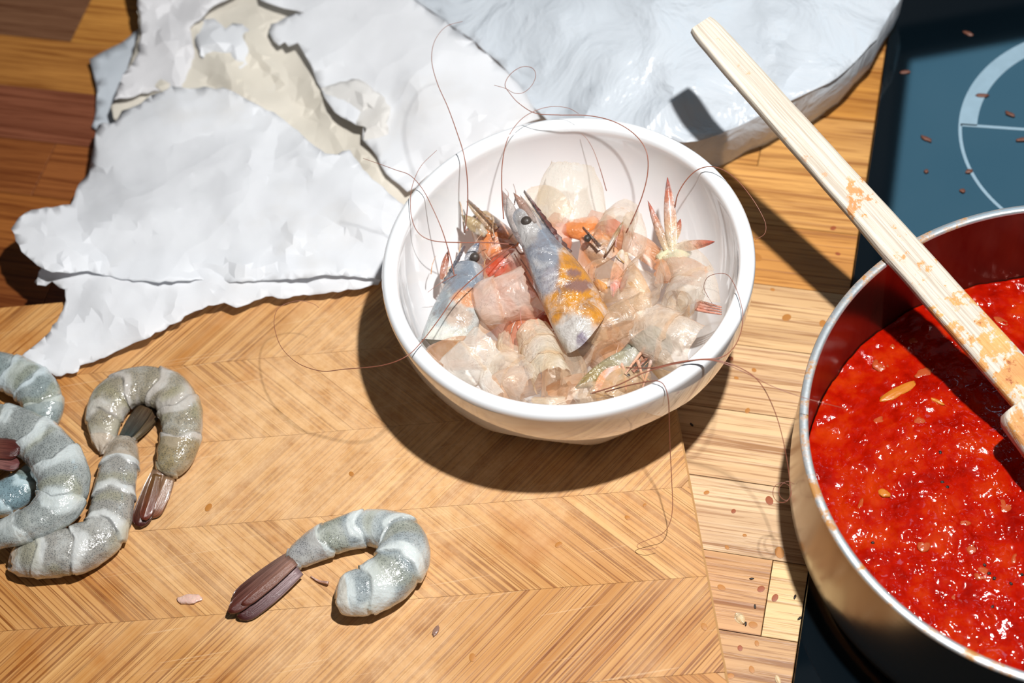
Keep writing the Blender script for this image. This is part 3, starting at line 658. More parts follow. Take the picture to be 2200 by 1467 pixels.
# ---------------------------------------------------------------- prawns on the board
PALE, GREY = np.array(lin(206, 214, 214)), np.array(lin(146, 156, 160))
def prawn(pts, label, z0=BZ, tail=None, pale=PALE, grey=GREY, shellcol=None, nseg=6, seed=1, hz=.86, blades=None, zs_=None, phase=.0):
    # pts: (px, py, width px) from the cut end to the tail; zs_ adds height per point
    W = []
    for i, (x, y, wd) in enumerate(pts):
        z = z0+(zs_[i] if zs_ else 0); r = wd/2/ppc(at(x, y, z+.9)); zc_ = z+r*hz*.93
        W.append(list(at(x, y, zc_))+[r, z])
    N, K = 210, 54; Q = cat_rom(W, N); T = np.gradient(Q[:, :3], axis=0)
    root = empty('raw_prawn', (*Q[N//2, :2], z0), label, 'prawn', 'raw prawns on the chopping board')
    V, C = [], []; sg = lambda v: 1/(1+math.exp(-max(-40, min(40, v))))
    sc_ = np.array(shellcol) if shellcol is not None else grey; olive = np.array(lin(150, 146, 104)); nz = noise.noise
    for i in range(N):
        t = i/(N-1); tg = unit(T[i]*np.array([1, 1, .6])); sd = unit(np.cross(tg, [0, 0, 1])); up = np.cross(sd, tg)
        s_ = t*nseg+phase; fr = s_ % 1; ks = int(s_)
        cap = min(1, math.sqrt(max(0, 1-(1-min(1, i/11))**2))+.05) if i < 11 else 1
        if i > N-9: cap = math.sqrt(max(.2, 1-((i-(N-9))/9)**2*.6))
        for j in range(K):
            a = 2*math.pi*j/K; x, y = math.cos(a), math.sin(a); X, Y = Q[i, 0]+seed*3.3, Q[i, 1]
            f1 = s_+.20*abs(x)+.06*nz((x*2, y*2, seed+ks)); f2 = f1 % 1
            mul = 1+.075*(1-f2)**2-.05*math.exp(-((f2-.97)/.04)**2)
            wob = 1+.06*nz((X*1.3+9, Y*1.3+x, y*1.2))+.025*nz((X*3.5, Y*3.5+x*2, y*2))+(.12*nz((x*2.2+seed, y*2.2, 1.)) if i < 14 else 0)
            r = Q[i, 3]*mul*cap*wob
            p = Q[i, :3]+sd*r*x+up*r*hz*y*(1-.10*abs(y)**3)+tg*(.10*r*(1-abs(x)))*(1 if 0 < i < N-1 else 0)
            if i < 10: p = p-tg*.35*(10-i)/10*nz((x*1.7+seed, y*1.7, 4.))
            p[2] = max(p[2], Q[i, 4]+.015); V.append(p)
            q = (X*1.25, Y*1.25, y*1.3+x*.5)
            n1 = .24*nz(q)+.07*nz((q[0]*4, q[1]*4, q[2]*3)); b = nz((X*.8+7, Y*.8, y+seed))
            g = sg((f2-.24+n1)*42)*sg((.985-f2)*90)*sg((b+.30)*14)
            if ks == 0: g *= sg((fr-.5+n1)*20)
            vent = max(0., min(1., .3-y*2.2)); g *= (1-.75*vent)
            c = pale*(1-g)+grey*g
            c = c*(1-.40*sg((nz((X*1.1, Y*1.1, y+20))-.18)*16))+olive*.40*sg((nz((X*1.1, Y*1.1, y+20))-.18)*16)
            if ks >= nseg-1: c = c*.30+sc_*.70
            seam = math.exp(-(min(f2, 1-f2)/.022)**2)*sg((nz((X*2, Y*2+x, y*2+3))+.02)*16)
            c = c*(1-.72*seam*(1 if 0 < ks else .2))
            if i < 14: c = c*.65+np.array(lin(206, 180, 146))*.35
            C.append(list(c)+[g*.95])
    F = grid_faces(N, K, True)+[tuple(range(K))[::-1], tuple(range((N-1)*K, N*K))]
    mk('body', V, F, FLESH, root, cols=C)
    for b in (blades or []):               # (px0, py0, px1, py1, width px, lift, colour0, colour1)
        x0, y0, x1, y1, wd, lift, c0, c1 = b
        zb = z0+(zs_[-1] if zs_ else 0)
        p0, p1 = at(x0, y0, zb+.45+lift), at(x1, y1, zb+.12+lift); hw = wd/2/ppc(p0); d = unit(p1-p0); sd = unit(np.cross(d, [0, 0, 1])); up = np.cross(sd, d); ln = np.linalg.norm(p1-p0)
        n, k = 16, 9; V, C, UV = [], [], []
        for side_ in (1, 0):
            for i in range(n):
                t = i/(n-1); wv = hw*(.55+.6*math.sin(math.pi*min(1, t*.62+.12)))*(1 if t < .8 else math.sqrt(max(.02, 1-((t-.8)/.21)**2)))
                for j in range(k):
                    x = j/(k-1)*2-1
                    V.append(p0+d*ln*t+sd*wv*x+up*((.16*(1-x*x)+.05*math.exp(-(x/.12)**2))*hw*1.6+(.04 if side_ else -.02)))
                    cc = np.array(c0)*(1-t)+np.array(c1)*t; C.append(cc); UV.append((t, x*.5))
        F = grid_faces(n, k, False); F2 = [tuple(n*k+q for q in f)[::-1] for f in F]
        ring = [i*k for i in range(n)]; ring2 = [i*k+k-1 for i in range(n)]
        E = []
        for rg_ in (ring, ring2):
            for a, b2 in zip(rg_[:-1], rg_[1:]): E.append((a, b2, n*k+b2, n*k+a))
        for j in range(k-1): E += [(j, j+1, n*k+j+1, n*k+j), ((n-1)*k+j, (n-1)*k+j+1, (2*n-1)*k+j+1, (2*n-1)*k+j)]
        mk('tail_blade', V, F+F2+E, BLADE, root, cols=C, uvs=UV)
    return root
RB, RD, OL = lin(150, 120, 104), lin(66, 12, 10), lin(150, 132, 96)
pF = prawn([(728, 1286, 62), (752, 1278, 100), (800, 1262, 112), (848, 1228, 114), (868, 1182, 112), (850, 1148, 98), (805, 1134, 84), (752, 1142, 80), (700, 1162, 76), (655, 1186, 64), (622, 1208, 48)],
      'grey peeled prawn with a maroon tail, curled alone beside the bowl', seed=2, shellcol=lin(168, 164, 162),
      blades=[(640, 1190, 500, 1298, 44, .1, lin(140, 112, 100), RD), (628, 1202, 492, 1316, 34, .35, lin(150, 116, 104), lin(84, 28, 20)), (642, 1222, 512, 1328, 46, .02, lin(176, 150, 152), RD), (634, 1206, 520, 1300, 26, .45, lin(176, 136, 120), lin(96, 40, 28))])
pA = prawn([(216, 968, 34), (222, 930, 62), (226, 890, 84), (252, 848, 92), (308, 828, 90), (362, 842, 92), (389, 888, 90), (388, 938, 88), (372, 985, 78), (350, 1018, 52)],
      'olive brown peeled prawn bent in an arch, its red tail pointing down', seed=5, pale=np.array(lin(186, 180, 172)), grey=np.array(lin(150, 142, 124)), shellcol=OL, hz=.8,
      blades=[(342, 1012, 298, 1132, 40, .1, lin(150, 118, 92), RD), (362, 1026, 322, 1112, 40, .05, lin(160, 128, 98), lin(130, 70, 40)), (338, 1020, 310, 1118, 26, .35, lin(120, 86, 44), lin(110, 40, 26))])
pB = prawn([(24, 1214, 46), (58, 1200, 88), (112, 1190, 104), (172, 1178, 106), (220, 1146, 100), (240, 1098, 94), (247, 1050, 88), (256, 1005, 84), (264, 965, 66), (272, 940, 40)],
      'grey striped peeled prawn lying under the others, dark tail tucked beneath the arched one', seed=9, pale=np.array(lin(200, 202, 200)), grey=np.array(lin(152, 150, 144)), shellcol=lin(158, 138, 112),
      blades=[(272, 946, 332, 880, 44, .1, lin(110, 96, 70), lin(70, 52, 34)), (268, 940, 318, 868, 36, .3, lin(50, 62, 60), lin(90, 70, 46))])
pC = prawn([(-60, 902, 70), (-10, 908, 88), (48, 926, 96), (102, 966, 104), (134, 1022, 112), (128, 1076, 104), (92, 1112, 88), (45, 1134, 74), (-5, 1152, 62), (-50, 1175, 40)],
      'pale blue-grey peeled prawn curled on top of the pile', seed=13, zs_=[.1, .3, .5, .6, .7, .8, 1.0, 1.1, 1.1, 1.0], pale=np.array(lin(198, 206, 206)), grey=np.array(lin(150, 156, 154)),
      blades=[(-50, 1172, -150, 1230, 44, .1, lin(150, 150, 150), RD)])
pD = prawn([(-120, 830, 70), (-70, 800, 84), (-20, 795, 86), (30, 806, 88), (74, 832, 92), (94, 872, 86), (84, 915, 70), (50, 950, 46)],
      'blue-grey peeled prawn with a milky flank, half under the paper corner', seed=17, pale=np.array(lin(192, 204, 208)), grey=np.array(lin(136, 148, 148)), hz=.8, phase=.4)
pE = prawn([(74, 1000, 40), (56, 1036, 74), (14, 1066, 84), (-40, 1080, 80), (-100, 1075, 60)], 'bluish peeled prawn half hidden inside the curl of the top one', seed=23, nseg=4,
      pale=np.array(lin(186, 206, 212)), grey=np.array(lin(120, 144, 152)), hz=.75)
pG = prawn([(-190, 1000, 60), (-140, 985, 70), (-90, 975, 64), (-50, 968, 46)], 'prawn whose maroon tail fan rests on the top prawn of the pile', seed=29, nseg=3, z0=BZ, zs_=[.4, .7, 1.1, 1.6],
      blades=[(-50, 958, 44, 968, 44, .25, lin(130, 84, 70), RD), (-40, 985, 42, 1000, 30, .0, lin(150, 110, 100), lin(110, 60, 60))])

# ---------------------------------------------------------------- contents of the bowl
def shell(pts, label, colr, m=None, arc=230, roll=0., nseg=2, group=None, name='prawn_shell', seed=1, tint=None, parts=None, flare=.10, img=False):
    # pts: (px, py, z, radius) along the back of a half-open tube; each ring of armour is a part
    m = m or PEARL
    W = [list(at(x, y, z))+[r] for x, y, z, r in pts]; N = 14*nseg; Q = cat_rom(W, N+1); T = np.gradient(Q[:, :3], axis=0)
    base = Q[:, :3].mean(0); base[2] = Q[:, 2].min()
    root = empty(name, base, label, 'prawn shell', group); K = 26; prev = None
    colr = np.array(colr); tint = np.array(tint) if tint is not None else colr*np.array([.9, .72, .58])
    for s_ in range(nseg):
        i0, i1 = s_*14, (s_+1)*14+ (2 if s_ < nseg-1 else 0)
        V, C, UV = [], [], []
        for i in range(i0, min(i1, N)+1):
            tg = unit(T[i]); tocam = CY if img else unit(CAM-Q[i, :3]); sd = unit(np.cross(tg, tocam)); up = np.cross(sd, tg)
            t = (i-i0)/max(1, i1-i0); rad = Q[i, 3]*(1+flare*t-.04*math.sin(math.pi*t)*0)
            for j in range(K):
                a = math.radians(-arc/2+arc*j/(K-1)+roll)
                wb = 1+.10*noise.noise((Q[i, 0]*.9+seed*3.7, j*.22, Q[i, 1]*.9))
                p = Q[i, :3]+rad*wb*(math.sin(a)*sd+math.cos(a)*up*.92)
                if i in (i0, min(i1, N)): p = p+tg*.16*noise.noise((j*.6, seed*2.3, s_+i))
                p = keep_in(p); V.append(p); e = min(1, abs(2*j/(K-1)-1)**5+.9*(t > .93)+.7*(t < .06))
                C.append(colr*(1-e)+tint*e); UV.append((i/14, j/(K-1)))
        n = len(V)//K
        o = mk('shell_ring' if nseg > 1 else 'shell_wall', V, grid_faces(n, K, False), m, root, cols=C, uvs=UV)
    return root
PK, TN, CL, WH, YL, OR_ = lin(250, 218, 200), lin(236, 200, 160), lin(246, 244, 236), lin(248, 248, 242), lin(250, 236, 204), lin(232, 150, 86)
def inv(p, r_):
    q = np.asarray(p)-CAM; d = q @ FW; return (1100+FPX*(q @ CX)/d, 733.5-FPX*(q @ CY)/d, p[2], r_)
# hidden bulk of the pile: curled armour pieces in the depth of the bowl
fill = random.Random(5)
FC = [(lin(214, 156, 104), 'tan'), (lin(236, 168, 116), 'peach'), (lin(244, 216, 184), 'cream'), (lin(228, 188, 126), 'yellowish'), (lin(230, 122, 62), 'orange')]
for k in range(26):
    a = k*2.4; r = 5.9*math.sqrt((k+.5)/26); c = BC+np.array([math.cos(a), math.sin(a)])*r*np.array([1, .95])+np.array([-.1, -.8])
    z = BZ+1.6+fill.uniform(0, 1.2)+.045*r*r; an = fill.uniform(0, 6.28); rd = fill.uniform(.6, 1.0); ln = fill.uniform(1.0, 1.6)
    p0, p1 = np.array([*c, z])-ln*np.array([math.cos(an), math.sin(an), .1]), np.array([*c, z])+ln*np.array([math.cos(an), math.sin(an), .1])
    cc, cn = FC[k % 5]
    shell([inv(p0, rd*.8), inv((p0+p1)/2+np.array([0, 0, .3]), rd), inv(p1, rd*.9)], cn+' prawn shell buried deep in the pile inside the bowl', cc, PEARL, 220, fill.uniform(-90, 90), 1, 'buried '+cn+' shells in the bowl', seed=k)
shell([(1006, 668, 6.2, .15), (1030, 658, 6.3, .85), (1060, 648, 6.5, 1.05), (1136, 628, 6.6, 1.15)], 'pinkish pearly shell with a pointed end, left of the large prawn head', PK, PEARL, 215, -25, 2, seed=2)
shell([(976, 804, 6.1, 1.02), (1012, 776, 6.5, 1.05), (1052, 742, 6.6, 1.0)], 'milky white shell leaning on the front left wall of the bowl', CL, PEARL, 220, -25, 2, seed=3)
shell([(1072, 790, 6.1, .95), (1110, 812, 6.5, 1.0), (1152, 838, 6.7, .98)], 'clear round-backed shell at the front of the pile against the rim', CL, CLEAR, 220, 35, 2, seed=4)
shell([(1146, 716, 6.1, .84), (1164, 762, 6.7, .86), (1188, 822, 7.2, .84)], 'long pale tube of shell below the large prawn head', YL, PEARL, 205, 12, 3, seed=5, tint=lin(232, 200, 160))
shell([(1084, 720, 6.0, .28), (1088, 752, 6.2, .40), (1122, 768, 6.1, .38)], 'small curled yellow shell scrap between larger shells', YL, CLEAR, 240, 40, 1, seed=6)
shell([(1230, 356, 7.2, 1.05), (1226, 400, 6.7, 1.5), (1226, 488, 5.7, 1.6)], 'broad clear shell standing upright against the far bowl wall', lin(226, 228, 214), CLEAR, 150, 0, 1, seed=7)
shell([(1142, 428, 6.2, .6), (1180, 436, 6.5, .78), (1216, 474, 6.2, .6)], 'clear shell fold overlapping the upright broad one', lin(236, 222, 190), CLEAR, 200, 30, 1, seed=8)
shell([(1345, 452, 5.4, .62), (1330, 478, 6.3, .80), (1316, 506, 7.0, .86)], 'arched loop of clear shell beside the rostrum of the large head', lin(236, 220, 196), CLEAR, 255, 0, 2, seed=9, img=True)
shell([(1360, 470, 6.0, .5), (1366, 510, 6.4, .55), (1356, 560, 6.2, .5)], 'narrow clear shell hanging from the arched loop', lin(238, 226, 206), CLEAR, 210, 40, 1, seed=29)
shell([(1402, 560, 5.8, .7), (1384, 596, 6.6, .92), (1374, 634, 7.2, .82)], 'clear open-mouthed shell left of the tightly rolled one', lin(238, 230, 220), CLEAR, 300, 160, 2, seed=10, img=True)
shell([(1486, 590, 5.9, .78), (1470, 626, 6.8, .84), (1456, 656, 7.4, .76)], 'tightly rolled clear shell at the right of the pile', lin(240, 236, 230), CLEAR, 340, 20, 2, seed=11, img=True)
shell([(1462, 640, 6.9, .38), (1457, 650, 7.3, .46), (1453, 660, 7.5, .44)], 'small clear inner coil inside the tightly rolled shell', lin(240, 236, 226), CLEAR, 300, 200, 1, seed=30, img=True)
shell([(1462, 550, 6.4, 1.0), (1500, 606, 6.6, 1.05), (1510, 672, 6.5, 1.0)], 'wide clear shell behind the rolled one, by the right bowl wall', lin(236, 232, 222), CLEAR, 190, 45, 2, seed=12)
shell([(1394, 708, 6.7, 1.2), (1436, 730, 7.1, 1.25), (1496, 752, 7.1, 1.05)], 'crinkled pinkish white shell at the front right rim', lin(244, 228, 210), PEARL, 200, 10, 2, seed=13)
shell([(1268, 728, 6.5, .72), (1310, 700, 6.8, .78), (1392, 662, 6.6, .75)], 'tan half-open shell behind the olive blade', lin(232, 196, 150), CLEAR, 240, -45, 3, seed=14)
shell([(1262, 606, 6.2, .55), (1296, 590, 6.5, .75), (1318, 622, 6.4, .7)], 'peach shell tucked right of the large prawn head', lin(240, 206, 170), CLEAR, 230, 20, 1, seed=15)
shell([(1076, 856, 6.9, .30), (1050, 824, 6.6, .40), (1054, 786, 6.3, .36)], 'narrow whitish shell strip standing between the front shells', WH, PEARL, 190, 0, 1, seed=16)
shell([(1146, 866, 7.1, .28), (1180, 870, 7.2, .34), (1214, 864, 7.1, .26)], 'flat tan shell scrap at the foot of the long tube', lin(236, 206, 160), PEARL, 190, 0, 1, seed=17)
shell([(1236, 852, 7.0, .38), (1272, 844, 7.2, .48), (1312, 838, 7.0, .40)], 'crumpled clear shell scrap by the front rim', lin(240, 226, 204), CLEAR, 260, 60, 2, seed=18)
shell([(1320, 834, 7.1, .24), (1355, 824, 7.3, .32), (1394, 806, 7.2, .26)], 'thin tan shell strip along the front rim', lin(226, 188, 140), CLEAR, 220, 20, 1, seed=19)
shell([(1134, 556, 5.9, .5), (1085, 572, 6.1, .78), (1046, 602, 5.9, .7)], 'rosy shell over orange roe behind the pinkish one', lin(226, 130, 98), CLEAR, 220, 0, 1, seed=20)
shell([(1200, 740, 6.0, .4), (1228, 790, 6.4, .62), (1226, 838, 6.6, .5)], 'clear shell splinter between the long tube and the olive blade', lin(236, 220, 196), CLEAR, 200, -40, 1, seed=21)
shell([(1290, 640, 6.0, .5), (1328, 650, 6.4, .66), (1370, 640, 6.2, .5)], 'small peach shell below the coral tail blade', lin(238, 208, 176), CLEAR, 220, 30, 1, seed=22)

def leafs(parent, name, p0, p1, wd, c0, c1, thick=.06, curve=.15, m=None):   # pointed blade between two points
    d = unit(p1-p0); ln = np.linalg.norm(p1-p0); tc = unit(CAM-p0); sd = unit(np.cross(d, tc)); up = np.cross(sd, d); n, k = 14, 7; V, C = [], []
    for s2 in (1, -1):
        for i in range(n):
            t = i/(n-1); wv = wd/2*(max(.03, math.sin(math.pi*(.10+.90*t)))**.75)
            for j in range(k):
                x = j/(k-1)*2-1; V.append(p0+d*ln*t+sd*wv*x+up*(curve*wd*(1-x*x)+s2*thick/2*(1-.8*abs(x)))); C.append(np.array(c0)*(1-t)+np.array(c1)*t)
    F = grid_faces(n, k, False); F2 = [tuple(n*k+q for q in f)[::-1] for f in F]; E = []
    for i in range(n-1):
        for j in (0, k-1): E.append((i*k+j, (i+1)*k+j, n*k+(i+1)*k+j, n*k+i*k+j))
    for j in range(k-1): E += [(j, j+1, n*k+j+1, n*k+j), ((n-1)*k+j, (n-1)*k+j+1, (2*n-1)*k+j+1, (2*n-1)*k+j)]
    return mk(name, V, F+F2+E, m or SKIN, parent, cols=C)
def antenna(parent, pts, r=.030):
    W = [at(x, y, z+.55*min(1, max(0, (z-6)/2))) for x, y, z in pts]; n = max(40, len(pts)*9); P = cat_rom(W, n)
    V, F = tube(P, [r*(1-.65*i/(n-1)) for i in range(n)], 6); return mk('antenna', V, F, ANT, parent)
def legs(parent, lst, r=.07, c=lin(216, 150, 120), name='leg'):
    for pts in lst:
        P = cat_rom([at(*p) for p in pts], 16); V, F = tube(P, [r*(1-.6*i/15) for i in range(16)], 6)
        mk(name, V, F, SKIN, parent, cols=[c]*len(V))
def head(label, back, front, dorsal, rb, rf, cfun, rost=None, eye=None, scales=(), seed=1, arc=1.0, bulge=.12, name='prawn_head', shear=0.):
    p0, p1 = at(*back), at(*front); ax_ = unit(p1-p0); ln = np.linalg.norm(p1-p0)
    dd = at(*dorsal)-p0; dd = unit(dd-ax_*(dd @ ax_)); sd = np.cross(ax_, dd)
    root = empty(name, (*((p0+p1)/2)[:2], min(p0[2], p1[2])-.5), label, 'prawn head'); n, K = 60, 60; V, C = [], []
    for i in range(n):
        t = i/(n-1); rr_ = (rb*(1-t)+rf*t)*(1+bulge*math.sin(math.pi*min(1, t*1.15)))*(1 if t < .93 else math.sqrt(max(.05, 1-((t-.93)/.075)**2)))
        for j in range(K):
            a = 2*math.pi*j/K; x, y = math.cos(a), math.sin(a)
            kd = 1.18 if x > 0 else 1.0
            wob = 1+.06*noise.noise((t*3+seed*5, x*1.4, y*1.4))
            back_ = .10*ln*(1-t)**3*(abs(y)-.5)-shear*ln*x*(1-t)**2
            p = p0+ax_*(ln*t-back_)+dd*rr_*x*kd*wob+sd*rr_*y*.82*wob
            p = keep_in(p); V.append(p); q = p-CAM; dp = q @ FW; C.append(cfun(1100+FPX*(q @ CX)/dp, 733.5-FPX*(q @ CY)/dp, t, x))
    F = grid_faces(n, K, True)+[tuple(range((n-1)*K, n*K))]
    car = mk('carapace', V, F, SKIN, root, cols=C)
    if rost:                               # (base px, tip px, width cm, colour): saw-toothed blade
        b, t_, wd, c = rost; q0, q1 = at(*b), at(*t_); d = unit(q1-q0); l2 = np.linalg.norm(q1-q0); up = unit(dd-d*(dd @ d)); th = unit(np.cross(d, up)); pr = []
        for i in range(10):
            t = i/9; h = wd*(1-t)**.8+.05
            pr.append((t, h)); 
            if i < 8: pr.append((t+.075, h*.62))
        top = [q0+d*l2*t+up*h*.6 for t, h in pr]; bot = [q0+d*l2*t-up*h*.35 for t, h in pr]; m_ = len(pr); V = []
        for s2 in (1, -1): V += [p+th*.05*s2 for p in top]+[p+th*.12*s2 for p in bot]
        F = []
        for i in range(m_-1):
            F += [(i, i+1, m_+i+1, m_+i), (2*m_+i, 3*m_+i, 3*m_+i+1, 2*m_+i+1), (i, 2*m_+i, 2*m_+i+1, i+1), (m_+i, m_+i+1, 3*m_+i+1, 3*m_+i)]
        F += [(0, m_, 3*m_, 2*m_), (m_-1, 3*m_-1, 4*m_-1, 2*m_-1)]
        mk('rostrum', V, F, SKIN, car, smooth=False, cols=[np.array(c)*(.45 if i % (2*m_) < m_ else 1) for i in range(4*m_)])
    if eye:
        c = at(*eye[:3]); (blob_piece('eye_socket', c-unit(CAM-c)*eye[3]*.30, eye[3]*1.35, eye[3]*1.2, eye[3]*.85, .9, SOCK, car, seed, ball=True) if eye[3] > .25 else None); e = blob_piece('eye', c, eye[3], eye[3], eye[3], 0, EYE, car, seed, ball=True)
    for s2 in scales:
        leafs(root, 'antennal_scale', at(*s2[0]), at(*s2[1]), s2[2], s2[3], s2[4])
    return root
def patches(base, lst):
    def f(px, py, t, x):
        c = np.array(base(t) if callable(base) else base); nz = 22*noise.noise((px*.022, py*.022, 3.)) + 20*noise.noise((px*.06, py*.06, 9.)) + 9*noise.noise((px*.16, py*.16, 5.))
        for (x0, y0, rx, ry, cc) in lst:
            e = math.hypot((px-x0)/rx, (py-y0)/ry)+nz/95; k = 1/(1+math.exp(max(-40, min(40, (e-1)*20)))); c = c*(1-k)+np.array(cc)*k
        return c
    return f
BLG, ORG, PRL, VIO = lin(142, 146, 156), lin(214, 146, 52), lin(208, 204, 198), lin(150, 112, 100)
H1 = head('large prawn head with a blue-grey front and amber patches on top of the pile', (1262, 720, 7.0), (1114, 450, 8.5), (1360, 640, 6.8), 1.28, .50,
          patches(lambda t: np.array(lin(206, 186, 172)) if t < .5 else np.array(lin(178, 180, 186)),
                  [(1165, 555, 66, 76, BLG), (1192, 606, 34, 30, lin(170, 168, 176)), (1244, 600, 46, 84, ORG), (1262, 650, 58, 54, ORG), (1204, 662, 40, 36, ORG),
                   (1232, 586, 16, 9, VIO), (1242, 614, 34, 12, VIO), (1236, 718, 42, 46, PRL), (1250, 732, 14, 20, lin(146, 136, 152)), (1130, 490, 26, 40, lin(176, 172, 170))]),
          rost=((1220, 545, 8.0), (1126, 410, 9.0), .36, lin(120, 72, 66)), eye=(1131, 477, 8.66, .28),
          scales=[((1128, 530, 8.3), (1079, 410, 8.6), .62, lin(140, 124, 122), lin(186, 160, 150)), ((1112, 500, 8.4), (1090, 425, 8.7), .5, lin(180, 170, 166), lin(206, 196, 190)), ((1150, 480, 8.7), (1104, 415, 8.9), .42, lin(172, 158, 150), lin(170, 120, 96)), ((1165, 500, 8.6), (1118, 420, 8.8), .3, lin(190, 180, 176), lin(196, 170, 150))], seed=1, bulge=.18, shear=.11)
legs(H1, [[(1135, 540, 6.6), (1118, 545, 6.6), (1105, 528, 6.8)], [(1165, 640, 6.4), (1140, 590, 6.4), (1118, 556, 6.5)], [(1172, 660, 6.3), (1140, 610, 6.2), (1105, 545, 6.4)], [(1190, 690, 6.2), (1160, 640, 6.2), (1128, 600, 6.2)]])
legs(H1, [[(1105, 440, 8.5), (1108, 415, 8.7), (1103, 395, 8.9)], [(1090, 430, 8.4), (1092, 415, 8.5), (1085, 405, 8.6)]], .035, lin(190, 160, 150), 'antennule')
antenna(H1, [(1108, 526, 6.9), (1050, 521, 7.2), (990, 521, 7.5), (930, 517, 7.9), (898, 499, 8.2), (884, 465, 8.5), (882, 425, 8.8), (888, 392, 9.0), (905, 356, 9.2), (938, 323, 9.4)])
antenna(H1, [(1110, 524, 7.0), (1085, 540, 7.3), (1040, 578, 7.6), (985, 628, 8.0), (940, 690, 8.4), (905, 735, 8.75), (872, 766, 8.9), (820, 785, 8.6), (740, 793, 7.8), (690, 797, 7.2), (640, 780, 6.6), (606, 748, 6.2), (591, 710, 5.9), (590, 680, 5.7), (603, 658, 5.5), (640, 646, 5.4), (672, 652, 5.2), (685, 661, 5.1)])
antenna(H1, [(1082, 470, 8.2), (1078, 400, 8.6), (1080, 345, 8.9), (1092, 295, 9.2), (1118, 258, 9.5), (1150, 238, 9.6), (1185, 229, 9.6), (1220, 232, 9.5), (1243, 244, 9.4)])
H2 = head('grey-white prawn head with a dark blue eye, against the left bowl wall', (964, 742, 5.9), (1014, 565, 6.5), (890, 640, 5.8), 1.18, .66,
          patches(lin(196, 202, 200), [(1000, 590, 50, 50, lin(140, 150, 162)), (1010, 640, 34, 22, lin(224, 160, 116)), (985, 680, 30, 26, lin(206, 186, 170)), (960, 740, 50, 40, lin(226, 226, 214)), (945, 620, 18, 60, lin(150, 160, 166))]),
          rost=((956, 610, 6.3), (998, 528, 7.0), .26, lin(110, 112, 124)), eye=(1020, 553, 6.75, .24), scales=[((948, 600, 6.6), (963, 538, 7.2), .34, lin(190, 130, 104), lin(170, 96, 74)), ((1000, 560, 6.6), (1030, 520, 6.9), .4, lin(120, 130, 146), lin(90, 110, 140))], seed=2)
antenna(H2, [(978, 600, 6.6), (968, 555, 7.0), (950, 495, 7.6), (925, 438, 8.2), (905, 402, 8.8), (880, 376, 9.1), (850, 365, 9.2), (820, 354, 9.2), (780, 340, 9.2)])
antenna(H2, [(985, 588, 6.7), (960, 600, 6.8), (935, 616, 6.8), (919, 628, 6.7)], .022)
blob_piece('flesh', at(1000, 705, 5.6), .6, .4, .3, .4, plain('orange_roe', lin(232, 122, 44), .25, (150, .6, .002), Coat_Weight=.6), H2, 3)
H3 = head('brown-orange prawn head at the back left of the pile', (1078, 545, 5.4), (1022, 462, 6.2), (1120, 440, 5.8), .95, .5,
          patches(lin(206, 150, 104), [(1040, 480, 40, 30, lin(196, 160, 116)), (1070, 520, 40, 40, lin(224, 140, 84)), (1020, 460, 26, 26, lin(182, 158, 120))]),
          rost=((1068, 492, 6.6), (1006, 430, 7.2), .22, lin(170, 124, 80)), scales=[((1045, 505, 6.6), (992, 462, 6.9), .62, lin(196, 166, 120), lin(180, 160, 124)), ((1060, 500, 6.4), (1002, 432, 7.0), .30, lin(190, 140, 90), lin(206, 180, 140))], seed=3)
antenna(H3, [(998, 500, 6.4), (1003, 460, 7.2), (1005, 420, 7.8), (1003, 375, 8.6), (996, 330, 9.2), (982, 285, 9.6), (962, 230, 10.0), (940, 180, 10.2), (928, 135, 10.3), (930, 100, 10.3), (942, 74, 10.2), (962, 55, 10.1), (994, 46, 10.0)])
legs(H3, [[(998, 500, 6.0), (990, 440, 6.6), (975, 418, 6.8)], [(990, 520, 5.8), (985, 555, 5.6), (978, 590, 5.6)]], .05, lin(214, 178, 140))
blob_piece('flesh', at(1072, 575, 5.7), .75, .6, .4, .4, plain('red_roe', lin(206, 70, 30), .22, (150, .6, .002), Coat_Weight=.7), H3, 5)
H4 = head('greenish prawn head lying low at the front right of the pile', (1420, 735, 5.9), (1335, 790, 6.4), (1380, 700, 6.2), .8, .5,
          patches(lin(150, 156, 140), [(1400, 745, 40, 24, lin(126, 134, 120)), (1350, 790, 40, 30, lin(196, 204, 200))]), rost=((1360, 800, 6.9), (1420, 742, 7.0), .16, lin(190, 120, 90)), eye=(1349, 808, 7.05, .12),
          scales=[((1395, 748, 6.7), (1236, 834, 7.2), 1.05, lin(170, 172, 156), lin(160, 132, 66)), ((1400, 770, 6.7), (1330, 758, 6.9), .5, lin(200, 150, 120), lin(214, 160, 130)), ((1330, 790, 7.0), (1278, 842, 7.2), .8, lin(234, 170, 130), lin(234, 160, 110))], seed=4)
antenna(H4, [(1268, 846, 7.2), (1330, 826, 7.8), (1380, 802, 8.2), (1440, 784, 8.5), (1490, 774, 8.7), (1540, 776, 8.8), (1600, 800, 8.6), (1660, 830, 8.5), (1720, 852, 8.3), (1770, 866, 8.1), (1818, 878, 7.8)])
antenna(H4, [(1345, 790, 7.4), (1400, 790, 8.1), (1460, 780, 8.5), (1520, 772, 8.75), (1570, 782, 8.7), (1615, 805, 8.4), (1642, 836, 8.0), (1665, 885, 7.3), (1680, 935, 6.7), (1691, 990, 6.1), (1697, 1035, 5.6), (1699, 1060, 5.4), (1690, 1077, 5.2), (1672, 1078, 5.1), (1661, 1064, 5.0), (1664, 1045, 4.9), (1680, 1037, 4.9), (1696, 1044, 4.9), (1700, 1062, 4.9), (1690, 1075, 4.9), (1676, 1066, 4.9), (1674, 1048, 4.9), (1690, 1034, 4.9), (1707, 1040, 4.9)])
